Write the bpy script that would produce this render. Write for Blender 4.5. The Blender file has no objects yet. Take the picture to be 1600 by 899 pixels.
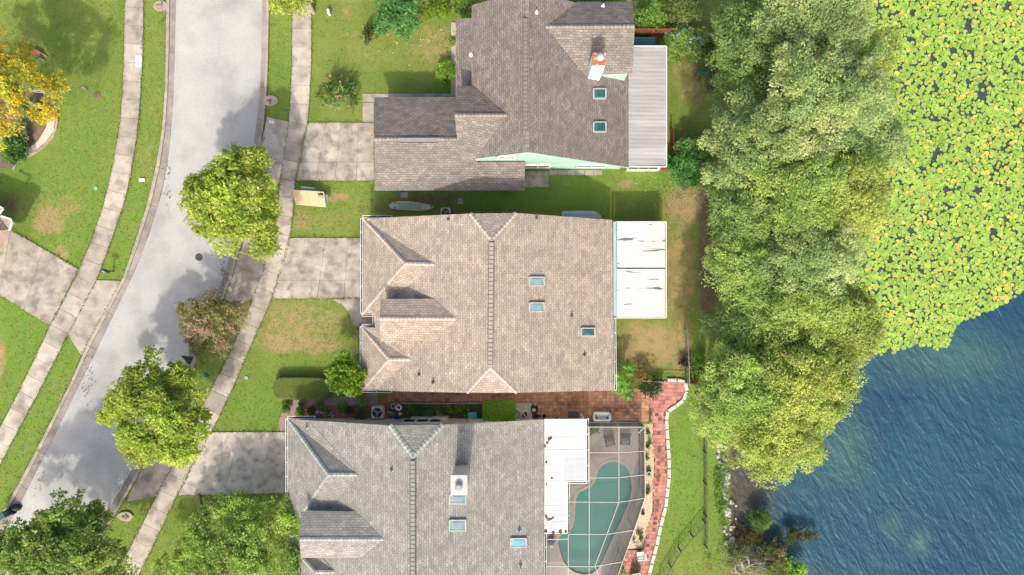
import bpy, bmesh, math, random
import numpy as np
from mathutils import Vector, Matrix
from mathutils.geometry import tessellate_polygon
random.seed(7); RNG = np.random.default_rng(7)
SC = bpy.context.scene
COL = SC.collection

# ------------------------------------------------------------------ camera, sky, sun
H = 54.0                                   # drone height in metres; 20 photo pixels are one metre on the ground
cam = bpy.data.cameras.new('camera'); cam.sensor_width = 36; cam.lens = 36*H/80.0; cam.clip_end = 3000
camo = bpy.data.objects.new('camera', cam); camo.location = (0, 0, H); COL.objects.link(camo); SC.camera = camo
SUNDIR = Vector((0.085, 1.05, -1.0)).normalized()
world = bpy.data.worlds.new('World'); SC.world = world; world.use_nodes = True
wn = world.node_tree; sky = wn.nodes.new('ShaderNodeTexSky'); sky.sky_type = 'NISHITA'; sky.sun_disc = False
sky.dust_density = 5.5; sky.ozone_density = 0.3; sky.sun_elevation = math.radians(43.5); sky.sun_rotation = math.radians(184.6)
wn.links.new(sky.outputs[0], wn.nodes['Background'].inputs[0]); wn.nodes['Background'].inputs[1].default_value = 0.15
sl = bpy.data.lights.new('sun', 'SUN'); sl.energy = 2.1; sl.angle = math.radians(1.6); sl.color = (1, 0.94, 0.84)
so = bpy.data.objects.new('sun', sl); so.rotation_euler = SUNDIR.to_track_quat('-Z', 'Y').to_euler(); so.location = (0, -30, 80); COL.objects.link(so)
SC.view_settings.view_transform = 'Standard'; SC.view_settings.look = 'None'; SC.view_settings.gamma = 1
SC.view_settings.exposure = 0.74
SC.render.resolution_x = 1024; SC.render.resolution_y = 575

# ------------------------------------------------------------------ helpers
def W(px, py, h=0.0):
    k = (H-h)/H/20.0
    return Vector(((px-800)*k, -(py-449.5)*k, h))
def W2(pts, h=0.0): return [tuple(W(x, y, h)[:2]) for x, y in pts]
def plane3(a, b, c):
    a, b, c = Vector(a), Vector(b), Vector(c); n = (b-a).cross(c-a); return a, n
def onp(px, py, pl, lift=0.0):
    d = Vector(((px-800)/20.0/H, -(py-449.5)/20.0/H, -1.0/1)); o = Vector((0, 0, H))
    d = W(px, py, 0) - o
    t = (pl[0]-o).dot(pl[1])/d.dot(pl[1]); p = o+d*t; p.z += lift; return p
def inside(poly, X, Y):
    X = np.asarray(X); Y = np.asarray(Y); r = np.zeros(X.shape, bool); n = len(poly)
    for i in range(n):
        x1, y1 = poly[i]; x2, y2 = poly[(i+1) % n]
        if y1 == y2: continue
        c = ((y1 > Y) != (y2 > Y)) & (X < (x2-x1)*(Y-y1)/(y2-y1)+x1)
        r ^= c
    return r
def wloc(o):
    v = Vector((0, 0, 0))
    while o is not None: v += o.location; o = o.parent
    return v
def tag(o, label=None, cat=None, group=None, kind=None):
    if label: o['label'] = label
    if cat: o['category'] = cat
    if group: o['group'] = group
    if kind: o['kind'] = kind
    return o
def empty(name, loc, label=None, cat=None, group=None, kind=None):
    o = bpy.data.objects.new(name, None); o.location = loc; o.empty_display_size = .3; COL.objects.link(o)
    return tag(o, label, cat, group, kind)
def link(name, me, parent=None, origin=None):
    """verts of me are world; shift them to the parent / origin"""
    o = bpy.data.objects.new(name, me); COL.objects.link(o)
    base = wloc(parent) if parent else Vector((0, 0, 0))
    if origin is None: org = base
    else: org = Vector(origin)
    me.transform(Matrix.Translation(-org)); o.location = org-base
    if parent: o.parent = parent
    return o
class MB:
    """collects polygons with a colour each"""
    def __init__(s): s.v = []; s.f = []; s.c = []; s.m = []; s.uv = {}
    def poly(s, pts, c=None, m=0):
        i = len(s.v); s.v += [tuple(p) for p in pts]; s.f.append(tuple(range(i, i+len(pts)))); s.c.append(c); s.m.append(m)
    def prism(s, pts, z0, z1, c=None, m=0, bottom=False):
        n = len(pts); i = len(s.v)
        a = sum(pts[k][0]*pts[(k+1) % n][1]-pts[(k+1) % n][0]*pts[k][1] for k in range(n))
        if a < 0: pts = pts[::-1]
        s.v += [(p[0], p[1], z0) for p in pts]+[(p[0], p[1], z1) for p in pts]
        s.f.append(tuple(range(i+n, i+2*n))); s.c.append(c); s.m.append(m)
        for k in range(n):
            l = (k+1) % n; s.f.append((i+k, i+l, i+n+l, i+n+k)); s.c.append(c); s.m.append(m)
        if bottom: s.f.append(tuple(range(i+n-1, i-1, -1))); s.c.append(c); s.m.append(m)
    def box(s, cx, cy, cz, sx, sy, sz, rz=0, c=None, m=0, tilt=None, taper=1.0):
        R = Matrix.Rotation(rz, 3, 'Z')
        if tilt: R = R @ Matrix.Rotation(tilt[0], 3, 'X') @ Matrix.Rotation(tilt[1], 3, 'Y')
        i = len(s.v)
        for dz in (-.5, .5):
            t = taper if dz > 0 else 1
            for dx, dy in ((-.5, -.5), (.5, -.5), (.5, .5), (-.5, .5)):
                s.v.append(tuple(Vector((cx, cy, cz)) + R @ Vector((dx*sx*t, dy*sy*t, dz*sz))))
        for q in ((4, 5, 6, 7), (3, 2, 1, 0), (0, 1, 5, 4), (1, 2, 6, 5), (2, 3, 7, 6), (3, 0, 4, 7)):
            s.f.append(tuple(i+k for k in q)); s.c.append(c); s.m.append(m)
    def bar(s, a, b, w, h=None, c=None, m=0):
        a = Vector(a); b = Vector(b); h = h or w; d = (b-a); L = d.length
        if L < 1e-6: return
        d /= L; up = Vector((0, 0, 1)) if abs(d.z) < .95 else Vector((0, 1, 0))
        x = d.cross(up).normalized(); y = x.cross(d)
        i = len(s.v)
        for p in (a, b):
            for u, v in ((-1, -1), (1, -1), (1, 1), (-1, 1)): s.v.append(tuple(p+x*u*w/2+y*v*h/2))
        for q in ((0, 1, 2, 3), (7, 6, 5, 4), (0, 4, 5, 1), (1, 5, 6, 2), (2, 6, 7, 3), (3, 7, 4, 0)):
            s.f.append(tuple(i+k for k in q)); s.c.append(c); s.m.append(m)
    def tube(s, pts, rad, n=6, c=None, m=0):
        i = len(s.v); P = [Vector(p) for p in pts]
        for k, p in enumerate(P):
            d = (P[min(k+1, len(P)-1)]-P[max(k-1, 0)]).normalized()
            up = Vector((0, 0, 1)) if abs(d.z) < .9 else Vector((1, 0, 0))
            x = d.cross(up).normalized(); y = x.cross(d); r = rad[k] if hasattr(rad, '__len__') else rad
            for j in range(n):
                a = 2*math.pi*j/n; s.v.append(tuple(p+x*r*math.cos(a)+y*r*math.sin(a)))
        for k in range(len(P)-1):
            for j in range(n):
                l = (j+1) % n; s.f.append((i+k*n+j, i+k*n+l, i+(k+1)*n+l, i+(k+1)*n+j)); s.c.append(c); s.m.append(m)
        s.f.append(tuple(i+(len(P)-1)*n+j for j in range(n))); s.c.append(c); s.m.append(m)
        s.f.append(tuple(i+j for j in range(n-1, -1, -1))); s.c.append(c); s.m.append(m)
    def lathe(s, cx, cy, prof, n=16, c=None, m=0, sx=1, sy=1):
        i = len(s.v)
        for r, z in prof:
            for j in range(n):
                a = 2*math.pi*j/n; s.v.append((cx+r*sx*math.cos(a), cy+r*sy*math.sin(a), z))
        for k in range(len(prof)-1):
            for j in range(n):
                l = (j+1) % n; s.f.append((i+k*n+j, i+k*n+l, i+(k+1)*n+l, i+(k+1)*n+j)); s.c.append(c); s.m.append(m)
        s.f.append(tuple(i+(len(prof)-1)*n+j for j in range(n))); s.c.append(c); s.m.append(m)
    def mesh(s, name, mats):
        me = bpy.data.meshes.new(name); me.from_pydata(s.v, [], s.f)
        for q in (mats if isinstance(mats, (list, tuple)) else [mats]): me.materials.append(q)
        if len(me.materials) > 1: me.polygons.foreach_set('material_index', s.m)
        if True:
            at = me.color_attributes.new('Col', 'FLOAT_COLOR', 'CORNER'); d = []
            for f, c in zip(s.f, s.c):
                c = c or (1, 1, 1); d += [c[0], c[1], c[2], 1.0]*len(f)
            at.data.foreach_set('color', d)
        me.update(); return me
    def build(s, name, mats, parent=None, origin=None, smooth=False, bevel=0, **kw):
        me = s.mesh(name, mats)
        if smooth: me.shade_smooth()
        o = link(name, me, parent, origin)
        if bevel:
            b = o.modifiers.new('bevel', 'BEVEL'); b.width = bevel; b.segments = 1; b.limit_method = 'ANGLE'
        if kw: tag(o, **kw)
        return o
def copy_tree(o, parent=None):
    c = o.copy(); COL.objects.link(c)
    if parent: c.parent = parent
    for ch in list(o.children): copy_tree(ch, c)
    return c

# ------------------------------------------------------------------ materials
MATS = {}
def mat(name, c1, c2=None, scale=2.0, detail=6, rough=.85, fine=0.0, fscale=40, bump=0.0, bscale=30, rnd=0.0, attr=False,
        spec=.3, metal=0.0, trans=0.0, stain=None, sscale=.5, sth=(.5, .62), stretch=(1, 1, 1), emit=None):
    if name in MATS: return MATS[name]
    m = bpy.data.materials.new(name); m.use_nodes = True; nt = m.node_tree; N = nt.nodes; L = nt.links
    b = N['Principled BSDF']; b.inputs['Roughness'].default_value = rough; b.inputs['Metallic'].default_value = metal
    b.inputs['Specular IOR Level'].default_value = spec
    geo = N.new('ShaderNodeNewGeometry'); mp = N.new('ShaderNodeMapping'); mp.inputs['Scale'].default_value = stretch
    L.new(geo.outputs['Position'], mp.inputs[0])
    n1 = N.new('ShaderNodeTexNoise'); n1.inputs['Scale'].default_value = scale; n1.inputs['Detail'].default_value = detail
    n1.inputs['Roughness'].default_value = .62
    L.new(mp.outputs[0], n1.inputs['Vector'])
    r = N.new('ShaderNodeMapRange'); r.inputs[1].default_value = .32; r.inputs[2].default_value = .68; L.new(n1.outputs[0], r.inputs[0])
    mx = N.new('ShaderNodeMix'); mx.data_type = 'RGBA'; mx.inputs[6].default_value = (*c1, 1); mx.inputs[7].default_value = (*(c2 or c1), 1)
    L.new(r.outputs[0], mx.inputs[0]); out = mx.outputs[2]
    if stain:
        n3 = N.new('ShaderNodeTexNoise'); n3.inputs['Scale'].default_value = sscale; n3.inputs['Detail'].default_value = 8; L.new(mp.outputs[0], n3.inputs['Vector'])
        r3 = N.new('ShaderNodeMapRange'); r3.inputs[1].default_value = sth[0]; r3.inputs[2].default_value = sth[1]; L.new(n3.outputs[0], r3.inputs[0])
        m3 = N.new('ShaderNodeMix'); m3.data_type = 'RGBA'; m3.inputs[7].default_value = (*stain, 1); L.new(out, m3.inputs[6]); L.new(r3.outputs[0], m3.inputs[0]); out = m3.outputs[2]
    def mul(fac_sock, lo, hi, out, fmin=0.0, fmax=1.0):
        rr = N.new('ShaderNodeMapRange'); rr.inputs[1].default_value = fmin; rr.inputs[2].default_value = fmax
        rr.inputs[3].default_value = lo; rr.inputs[4].default_value = hi; L.new(fac_sock, rr.inputs[0])
        v = N.new('ShaderNodeVectorMath'); v.operation = 'SCALE'; L.new(out, v.inputs[0]); L.new(rr.outputs[0], v.inputs['Scale']); return v.outputs[0]
    if fine:
        n2 = N.new('ShaderNodeTexNoise'); n2.inputs['Scale'].default_value = fscale; n2.inputs['Detail'].default_value = 3; L.new(mp.outputs[0], n2.inputs['Vector'])
        out = mul(n2.outputs[0], 1-fine, 1+fine, out, .3, .7)
    if rnd:
        oi = N.new('ShaderNodeObjectInfo'); out = mul(oi.outputs['Random'], 1-rnd, 1+rnd, out)
    if attr:
        a = N.new('ShaderNodeAttribute'); a.attribute_name = 'Col'; v = N.new('ShaderNodeVectorMath'); v.operation = 'MULTIPLY'
        L.new(out, v.inputs[0]); L.new(a.outputs['Color'], v.inputs[1]); out = v.outputs[0]
    L.new(out, b.inputs['Base Color'])
    if bump:
        nb = N.new('ShaderNodeTexNoise'); nb.inputs['Scale'].default_value = bscale; nb.inputs['Detail'].default_value = 4; L.new(mp.outputs[0], nb.inputs['Vector'])
        bp = N.new('ShaderNodeBump'); bp.inputs['Strength'].default_value = bump; bp.inputs['Distance'].default_value = .05
        L.new(nb.outputs[0], bp.inputs['Height']); L.new(bp.outputs[0], b.inputs['Normal'])
    if trans:
        t = N.new('ShaderNodeBsdfTranslucent'); ms = N.new('ShaderNodeMixShader'); ms.inputs[0].default_value = trans
        L.new(out, t.inputs[0]); L.new(b.outputs[0], ms.inputs[1]); L.new(t.outputs[0], ms.inputs[2]); L.new(ms.outputs[0], N['Material Output'].inputs[0])
    MATS[name] = m; return m
def shingle(name, a, b_, dark, wscale=.35, wear=None, rot=0.0, alg=.35):
    m = bpy.data.materials.new(name); m.use_nodes = True; nt = m.node_tree; N = nt.nodes; L = nt.links
    b = N['Principled BSDF']; b.inputs['Roughness'].default_value = .95; b.inputs['Specular IOR Level'].default_value = .15
    uv = N.new('ShaderNodeUVMap')
    # slight waviness of the courses
    nw = N.new('ShaderNodeTexNoise'); nw.inputs['Scale'].default_value = .9; L.new(uv.outputs[0], nw.inputs['Vector'])
    sc = N.new('ShaderNodeVectorMath'); sc.operation = 'SCALE'; sc.inputs['Scale'].default_value = .10; L.new(nw.outputs['Color'], sc.inputs[0])
    ad = N.new('ShaderNodeVectorMath'); ad.operation = 'ADD'; L.new(uv.outputs[0], ad.inputs[0]); L.new(sc.outputs[0], ad.inputs[1])
    br = N.new('ShaderNodeTexBrick'); br.inputs['Scale'].default_value = 1; br.inputs['Brick Width'].default_value = .34
    br.inputs['Row Height'].default_value = .175; br.inputs['Mortar Size'].default_value = .016; br.inputs['Mortar Smooth'].default_value = .3; br.inputs['Bias'].default_value = 0
    br.inputs['Color1'].default_value = (*a, 1); br.inputs['Color2'].default_value = (*b_, 1); br.inputs['Mortar'].default_value = (*dark, 1)
    L.new(ad.outputs[0], br.inputs['Vector'])
    # per tab shade from a second, larger brick layer (laminated shingles)
    b2 = N.new('ShaderNodeTexBrick'); b2.inputs['Scale'].default_value = 1; b2.inputs['Brick Width'].default_value = .5; b2.inputs['Row Height'].default_value = .35
    b2.inputs['Mortar Size'].default_value = .0; b2.inputs['Bias'].default_value = -.1
    b2.inputs['Color1'].default_value = (.84, .84, .84, 1); b2.inputs['Color2'].default_value = (1.1, 1.1, 1.1, 1); L.new(ad.outputs[0], b2.inputs['Vector'])
    v = N.new('ShaderNodeVectorMath'); v.operation = 'MULTIPLY'; L.new(br.outputs['Color'], v.inputs[0]); L.new(b2.outputs['Color'], v.inputs[1])
    geo = N.new('ShaderNodeNewGeometry')
    n = N.new('ShaderNodeTexNoise'); n.inputs['Scale'].default_value = wscale; n.inputs['Detail'].default_value = 8; n.inputs['Roughness'].default_value = .6
    mp = N.new('ShaderNodeMapping'); mp.inputs['Scale'].default_value = (.5, 2.6, 1); L.new(geo.outputs['Position'], mp.inputs[0]); L.new(mp.outputs[0], n.inputs['Vector'])
    r = N.new('ShaderNodeMapRange'); r.inputs[1].default_value = .42; r.inputs[2].default_value = .66; r.inputs[3].default_value = 0; r.inputs[4].default_value = alg; L.new(n.outputs[0], r.inputs[0])
    mx = N.new('ShaderNodeMix'); mx.data_type = 'RGBA'; L.new(r.outputs[0], mx.inputs[0]); L.new(v.outputs[0], mx.inputs[6])
    w = wear or tuple(.55*q for q in a); mx.inputs[7].default_value = (*w, 1)
    n2 = N.new('ShaderNodeTexNoise'); n2.inputs['Scale'].default_value = 9; n2.inputs['Detail'].default_value = 4; L.new(geo.outputs['Position'], n2.inputs['Vector'])
    r2 = N.new('ShaderNodeMapRange'); r2.inputs[1].default_value = .3; r2.inputs[2].default_value = .7; r2.inputs[3].default_value = .82; r2.inputs[4].default_value = 1.2; L.new(n2.outputs[0], r2.inputs[0])
    v2 = N.new('ShaderNodeVectorMath'); v2.operation = 'SCALE'; L.new(mx.outputs[2], v2.inputs[0]); L.new(r2.outputs[0], v2.inputs['Scale'])
    L.new(v2.outputs[0], b.inputs['Base Color'])
    sp = N.new('ShaderNodeSeparateXYZ'); L.new(ad.outputs[0], sp.inputs[0])
    md = N.new('ShaderNodeMath'); md.operation = 'FRACT'; dv = N.new('ShaderNodeMath'); dv.operation = 'DIVIDE'; dv.inputs[1].default_value = .175
    L.new(sp.outputs['Y'], dv.inputs[0]); L.new(dv.outputs[0], md.inputs[0])
    iv = N.new('ShaderNodeMath'); iv.operation = 'SUBTRACT'; iv.inputs[0].default_value = 1; L.new(md.outputs[0], iv.inputs[1])
    bp = N.new('ShaderNodeBump'); bp.inputs['Strength'].default_value = .55; bp.inputs['Distance'].default_value = .03; L.new(iv.outputs[0], bp.inputs['Height']); L.new(bp.outputs[0], b.inputs['Normal'])
    return m

def leafmat(name, c1, c2, trans=.35, scale=.5):
    return mat(name, c1, c2, scale=scale, detail=3, rough=.6, attr=True, trans=trans, spec=.25)

CONC = mat('pale_concrete', (.48, .425, .36), (.33, .29, .25), scale=1.1, rough=.95, fine=.12, fscale=25, rnd=.2, stain=(.20, .17, .14), sscale=.9, sth=(.50, .74), bump=.15)
CONC_D = mat('stained_concrete', (.46, .41, .35), (.25, .22, .19), scale=.9, rough=.95, fine=.14, fscale=22, rnd=.08, stain=(.17, .15, .13), sscale=1.3, sth=(.49, .72), bump=.15)
CURB = mat('curb_concrete', (.42, .36, .29), (.27, .235, .2), scale=1.5, rough=.95, fine=.15, fscale=20, rnd=.08)
GUTM = mat('gutter_concrete', (.34, .30, .27), (.20, .175, .16), scale=.9, rough=.95, fine=.15, fscale=20, rnd=.06)
JOINT = mat('joint_soil', (.10, .085, .06), (.06, .07, .03), scale=5, rough=1)
ROAD = mat('road_surface', (.43, .425, .405), (.35, .352, .345), scale=.5, detail=10, rough=.9, fine=.13, fscale=11, stain=(.30, .30, .29), sscale=.3, sth=(.48, .66), bump=.12)
WHITE = mat('white_paint', (.75, .75, .73), (.66, .66, .64), scale=3, rough=.5, rnd=.05)
BLACK = mat('black_metal', (.02, .02, .022), (.03, .03, .03), rough=.5)
DARKIN = mat('dark_gutter_inside', (.04, .032, .028), (.02, .02, .02), scale=4, rough=.9)
WOOD = mat('weathered_wood', (.30, .22, .15), (.20, .15, .11), scale=5, rough=.9, fine=.2, rnd=.15)
REDWOOD = mat('red_stained_wood', (.30, .10, .055), (.18, .06, .04), scale=6, rough=.85, rnd=.2)
PLY = mat('plywood_sheet', (.68, .52, .30), (.60, .44, .24), scale=2, rough=.8, stretch=(1, 6, 1))
BARK = mat('grey_bark', (.30, .27, .22), (.16, .14, .11), scale=6, rough=.95)
TEAL = mat('teal_plastic', (.07, .50, .50), (.07, .42, .43), rough=.4, spec=.5)
MINT = mat('mint_siding', (.36, .53, .44), (.32, .48, .40), scale=1.5, rough=.75, fine=.04)
CREAM = mat('cream_stucco', (.58, .54, .46), (.52, .48, .41), scale=2, rough=.9, fine=.05)
GLASSD = mat('dark_window_glass', (.03, .05, .06), (.05, .08, .09), scale=2, rough=.06, spec=.8)
GLASS_T = mat('teal_skylight_glass', (.02, .07, .08), (.05, .16, .17), scale=1.5, rough=.08, spec=.8)
GLASS_B = mat('pale_blue_skylight_dome', (.24, .34, .36), (.19, .28, .30), scale=2, rough=.25, spec=.4)
GREYP = mat('grey_plastic', (.35, .36, .37), (.28, .29, .30), rough=.6)
TERRA = mat('terracotta_paver', (.50, .27, .175), (.35, .175, .12), scale=1.3, rough=.9, fine=.15, attr=True, stain=(.13, .085, .06), sscale=.7, sth=(.55, .72))
PINKP = mat('pink_red_paver', (.50, .24, .20), (.36, .155, .13), scale=1.5, rough=.9, fine=.15, attr=True, stain=(.20, .10, .09), sscale=.8, sth=(.56, .75))
MULCH = mat('red_mulch', (.42, .16, .10), (.25, .10, .065), scale=7, rough=1, fine=.35, fscale=30, bump=.5)
GRAVEL = mat('tan_gravel', (.62, .50, .34), (.40, .30, .20), scale=9, rough=1, fine=.35, fscale=22, bump=.5)
SHELLR = mat('white_gravel', (.62, .58, .52), (.45, .40, .34), scale=8, rough=1, fine=.3, fscale=25, bump=.4)
SOILM = mat('bare_soil', (.22, .155, .11), (.13, .09, .065), scale=3, rough=1, fine=.3, fscale=25, bump=.4)
ROCKM = mat('pale_shore_rock', (.50, .48, .44), (.30, .28, .25), scale=4, rough=.95, rnd=.3)

# ------------------------------------------------------------------ site lines (photo pixels on the ground)
wsL = [(196, -160), (196, 0), (194, 100), (192, 150), (188, 200), (182, 230), (173, 280), (160, 330), (143, 378), (125, 421), (79, 510), (36, 600), (8, 655), (-60, 790)]
wsR = [(226, -160), (225, 0), (223, 100), (219, 165), (215, 210), (210, 240), (202, 290), (189, 335), (173, 380), (152, 438), (107, 523), (68, 600), (33, 665), (-38, 800)]
esL = [(457, -160), (457, 0), (457, 100), (454, 150), (452, 191), (445, 235), (438, 285), (434, 330), (430, 371), (417, 407), (396, 467), (358, 557), (336, 597), (314, 640), (294, 684), (245, 775), (182, 899), (130, 1000)]
esR = [(488, -160), (487, 0), (487, 100), (484, 150), (481, 191), (473, 235), (461, 285), (459, 330), (453, 371), (443, 415), (425, 467), (390, 545), (367, 600), (348, 640), (326, 684), (277, 774), (217, 899), (170, 1000)]
wcO = [(262, -160), (261, 0), (260, 100), (258, 160), (254, 205), (247, 250), (237, 300), (218, 362), (192, 438), (128, 556), (112, 597), (65, 690), (24, 768), (-60, 910)]
wcR = [(276, -160), (275, 0), (273, 90), (271, 150), (267, 210), (261, 262), (252, 305), (232, 370), (208, 430), (146, 558), (125, 600), (81, 690), (38, 775), (-44, 925)]
ecO = [(421, -160), (421, 0), (420, 60), (419, 120), (416, 170), (410, 215), (402, 270), (391, 335), (372, 404), (352, 465), (330, 515), (306, 565), (262, 652), (217, 743), (188, 792), (125, 899), (60, 1010)]
ecR = [(410, -160), (410, 0), (409, 60), (408, 120), (404, 170), (398, 215), (390, 270), (379, 330), (360, 400), (340, 459), (317, 510), (293, 560), (250, 645), (205, 737), (177, 784), (112, 893), (48, 1000)]
def resample(A, step):
    """points at equal arc steps (metres) along a pixel polyline"""
    P = [Vector(W(*a)[:2]) for a in A]; d = [0]
    for i in range(1, len(P)): d.append(d[-1]+(P[i]-P[i-1]).length)
    n = max(1, round(d[-1]/step)); out = []
    for k in range(n+1):
        t = d[-1]*k/n; i = 1
        while i < len(d)-1 and d[i] < t: i += 1
        f = (t-d[i-1])/max(1e-9, d[i]-d[i-1]); out.append(P[i-1].lerp(P[i], f))
    return out
def pair(A, B, step):
    a = resample(A, step); n = len(a)-1; P = [Vector(W(*q)[:2]) for q in B]
    tot = sum((P[i]-P[i-1]).length for i in range(1, len(P)))
    # nearest point on B for each a
    out = []
    for p in a:
        best = None
        for i in range(1, len(P)):
            s = P[i]-P[i-1]; t = max(0, min(1, (p-P[i-1]).dot(s)/s.length_squared)); q = P[i-1]+s*t
            dd = (q-p).length
            if best is None or dd < best[0]: best = (dd, q)
        out.append(best[1])
    return a, out
def wpoly(pts): return [tuple(W(x, y)[:2]) for x, y in pts]

ROADP = wpoly(wcR+ecR[::-1]); STREETP = wpoly(wcO+ecO[::-1])
WS = wpoly(wsL+wsR[::-1]); ES = wpoly(esL+esR[::-1])
D1 = [(481, 192), (585, 192), (585, 283), (461, 283)]; A1 = [(418, 183), (452, 191), (438, 285), (398, 300), (408, 225)]
D2 = [(453, 372), (566, 372), (566, 466), (425, 467)]; A2 = [(430, 371), (396, 467), (369, 476), (351, 466), (372, 404), (384, 370)]
D3 = [(327, 675), (448, 675), (448, 771), (278, 774)]; A3 = [(294, 684), (245, 775), (198, 784), (217, 743), (252, 672)]
D0 = [(-120, 297), (17, 359), (124, 421), (79, 510), (0, 461), (-120, 395)]; A0 = [(152, 438), (192, 439), (128, 556), (107, 523)]
WALK2 = [(517, 467), (566, 466), (567, 494), (587, 494), (587, 511), (560, 512), (551, 505), (545, 488), (535, 476)]
LP1 = [(567, 147), (712, 147), (712, 160), (584, 160), (584, 192), (567, 192)]
TERR = [(608, 616), (1016, 616), (1038, 595), (1042, 595), (1042, 660), (850, 662), (850, 640), (835, 630), (608, 630)]
BEDN = [(455, 628), (590, 628), (612, 612), (700, 616), (860, 632), (860, 670), (440, 670), (436, 660)]
POOLDECK = [(852, 660), (1003, 660), (1003, 780), (962, 905), (955, 960), (852, 960)]
POOL = [(932, 745), (935, 735), (942, 727), (952, 722), (963, 722), (974, 726), (982, 735), (986, 748), (987, 765), (983, 782), (976, 800), (968, 818), (958, 838), (949, 858), (941, 876), (934, 889), (925, 896), (912, 898), (900, 895), (890, 889), (881, 878), (875, 862), (872, 848), (874, 838), (880, 834), (888, 832), (895, 824), (898, 812), (899, 795), (900, 780), (905, 769), (915, 765), (924, 760), (929, 754)]
SHORE = [(1290, -2000), (1290, -100), (1270, 300), (1240, 450), (1200, 580), (1150, 670), (1140, 720), (1143, 790), (1150, 850), (1170, 880), (1240, 905), (1255, 1000), (1240, 3000)]
pool_w = wpoly(POOL)
SHR = wpoly(SHORE)
def shore_x(Y):
    ys = np.array([p[1] for p in SHR])[::-1]; xs = np.array([p[0] for p in SHR])[::-1]
    return np.interp(Y, ys, xs)

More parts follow.
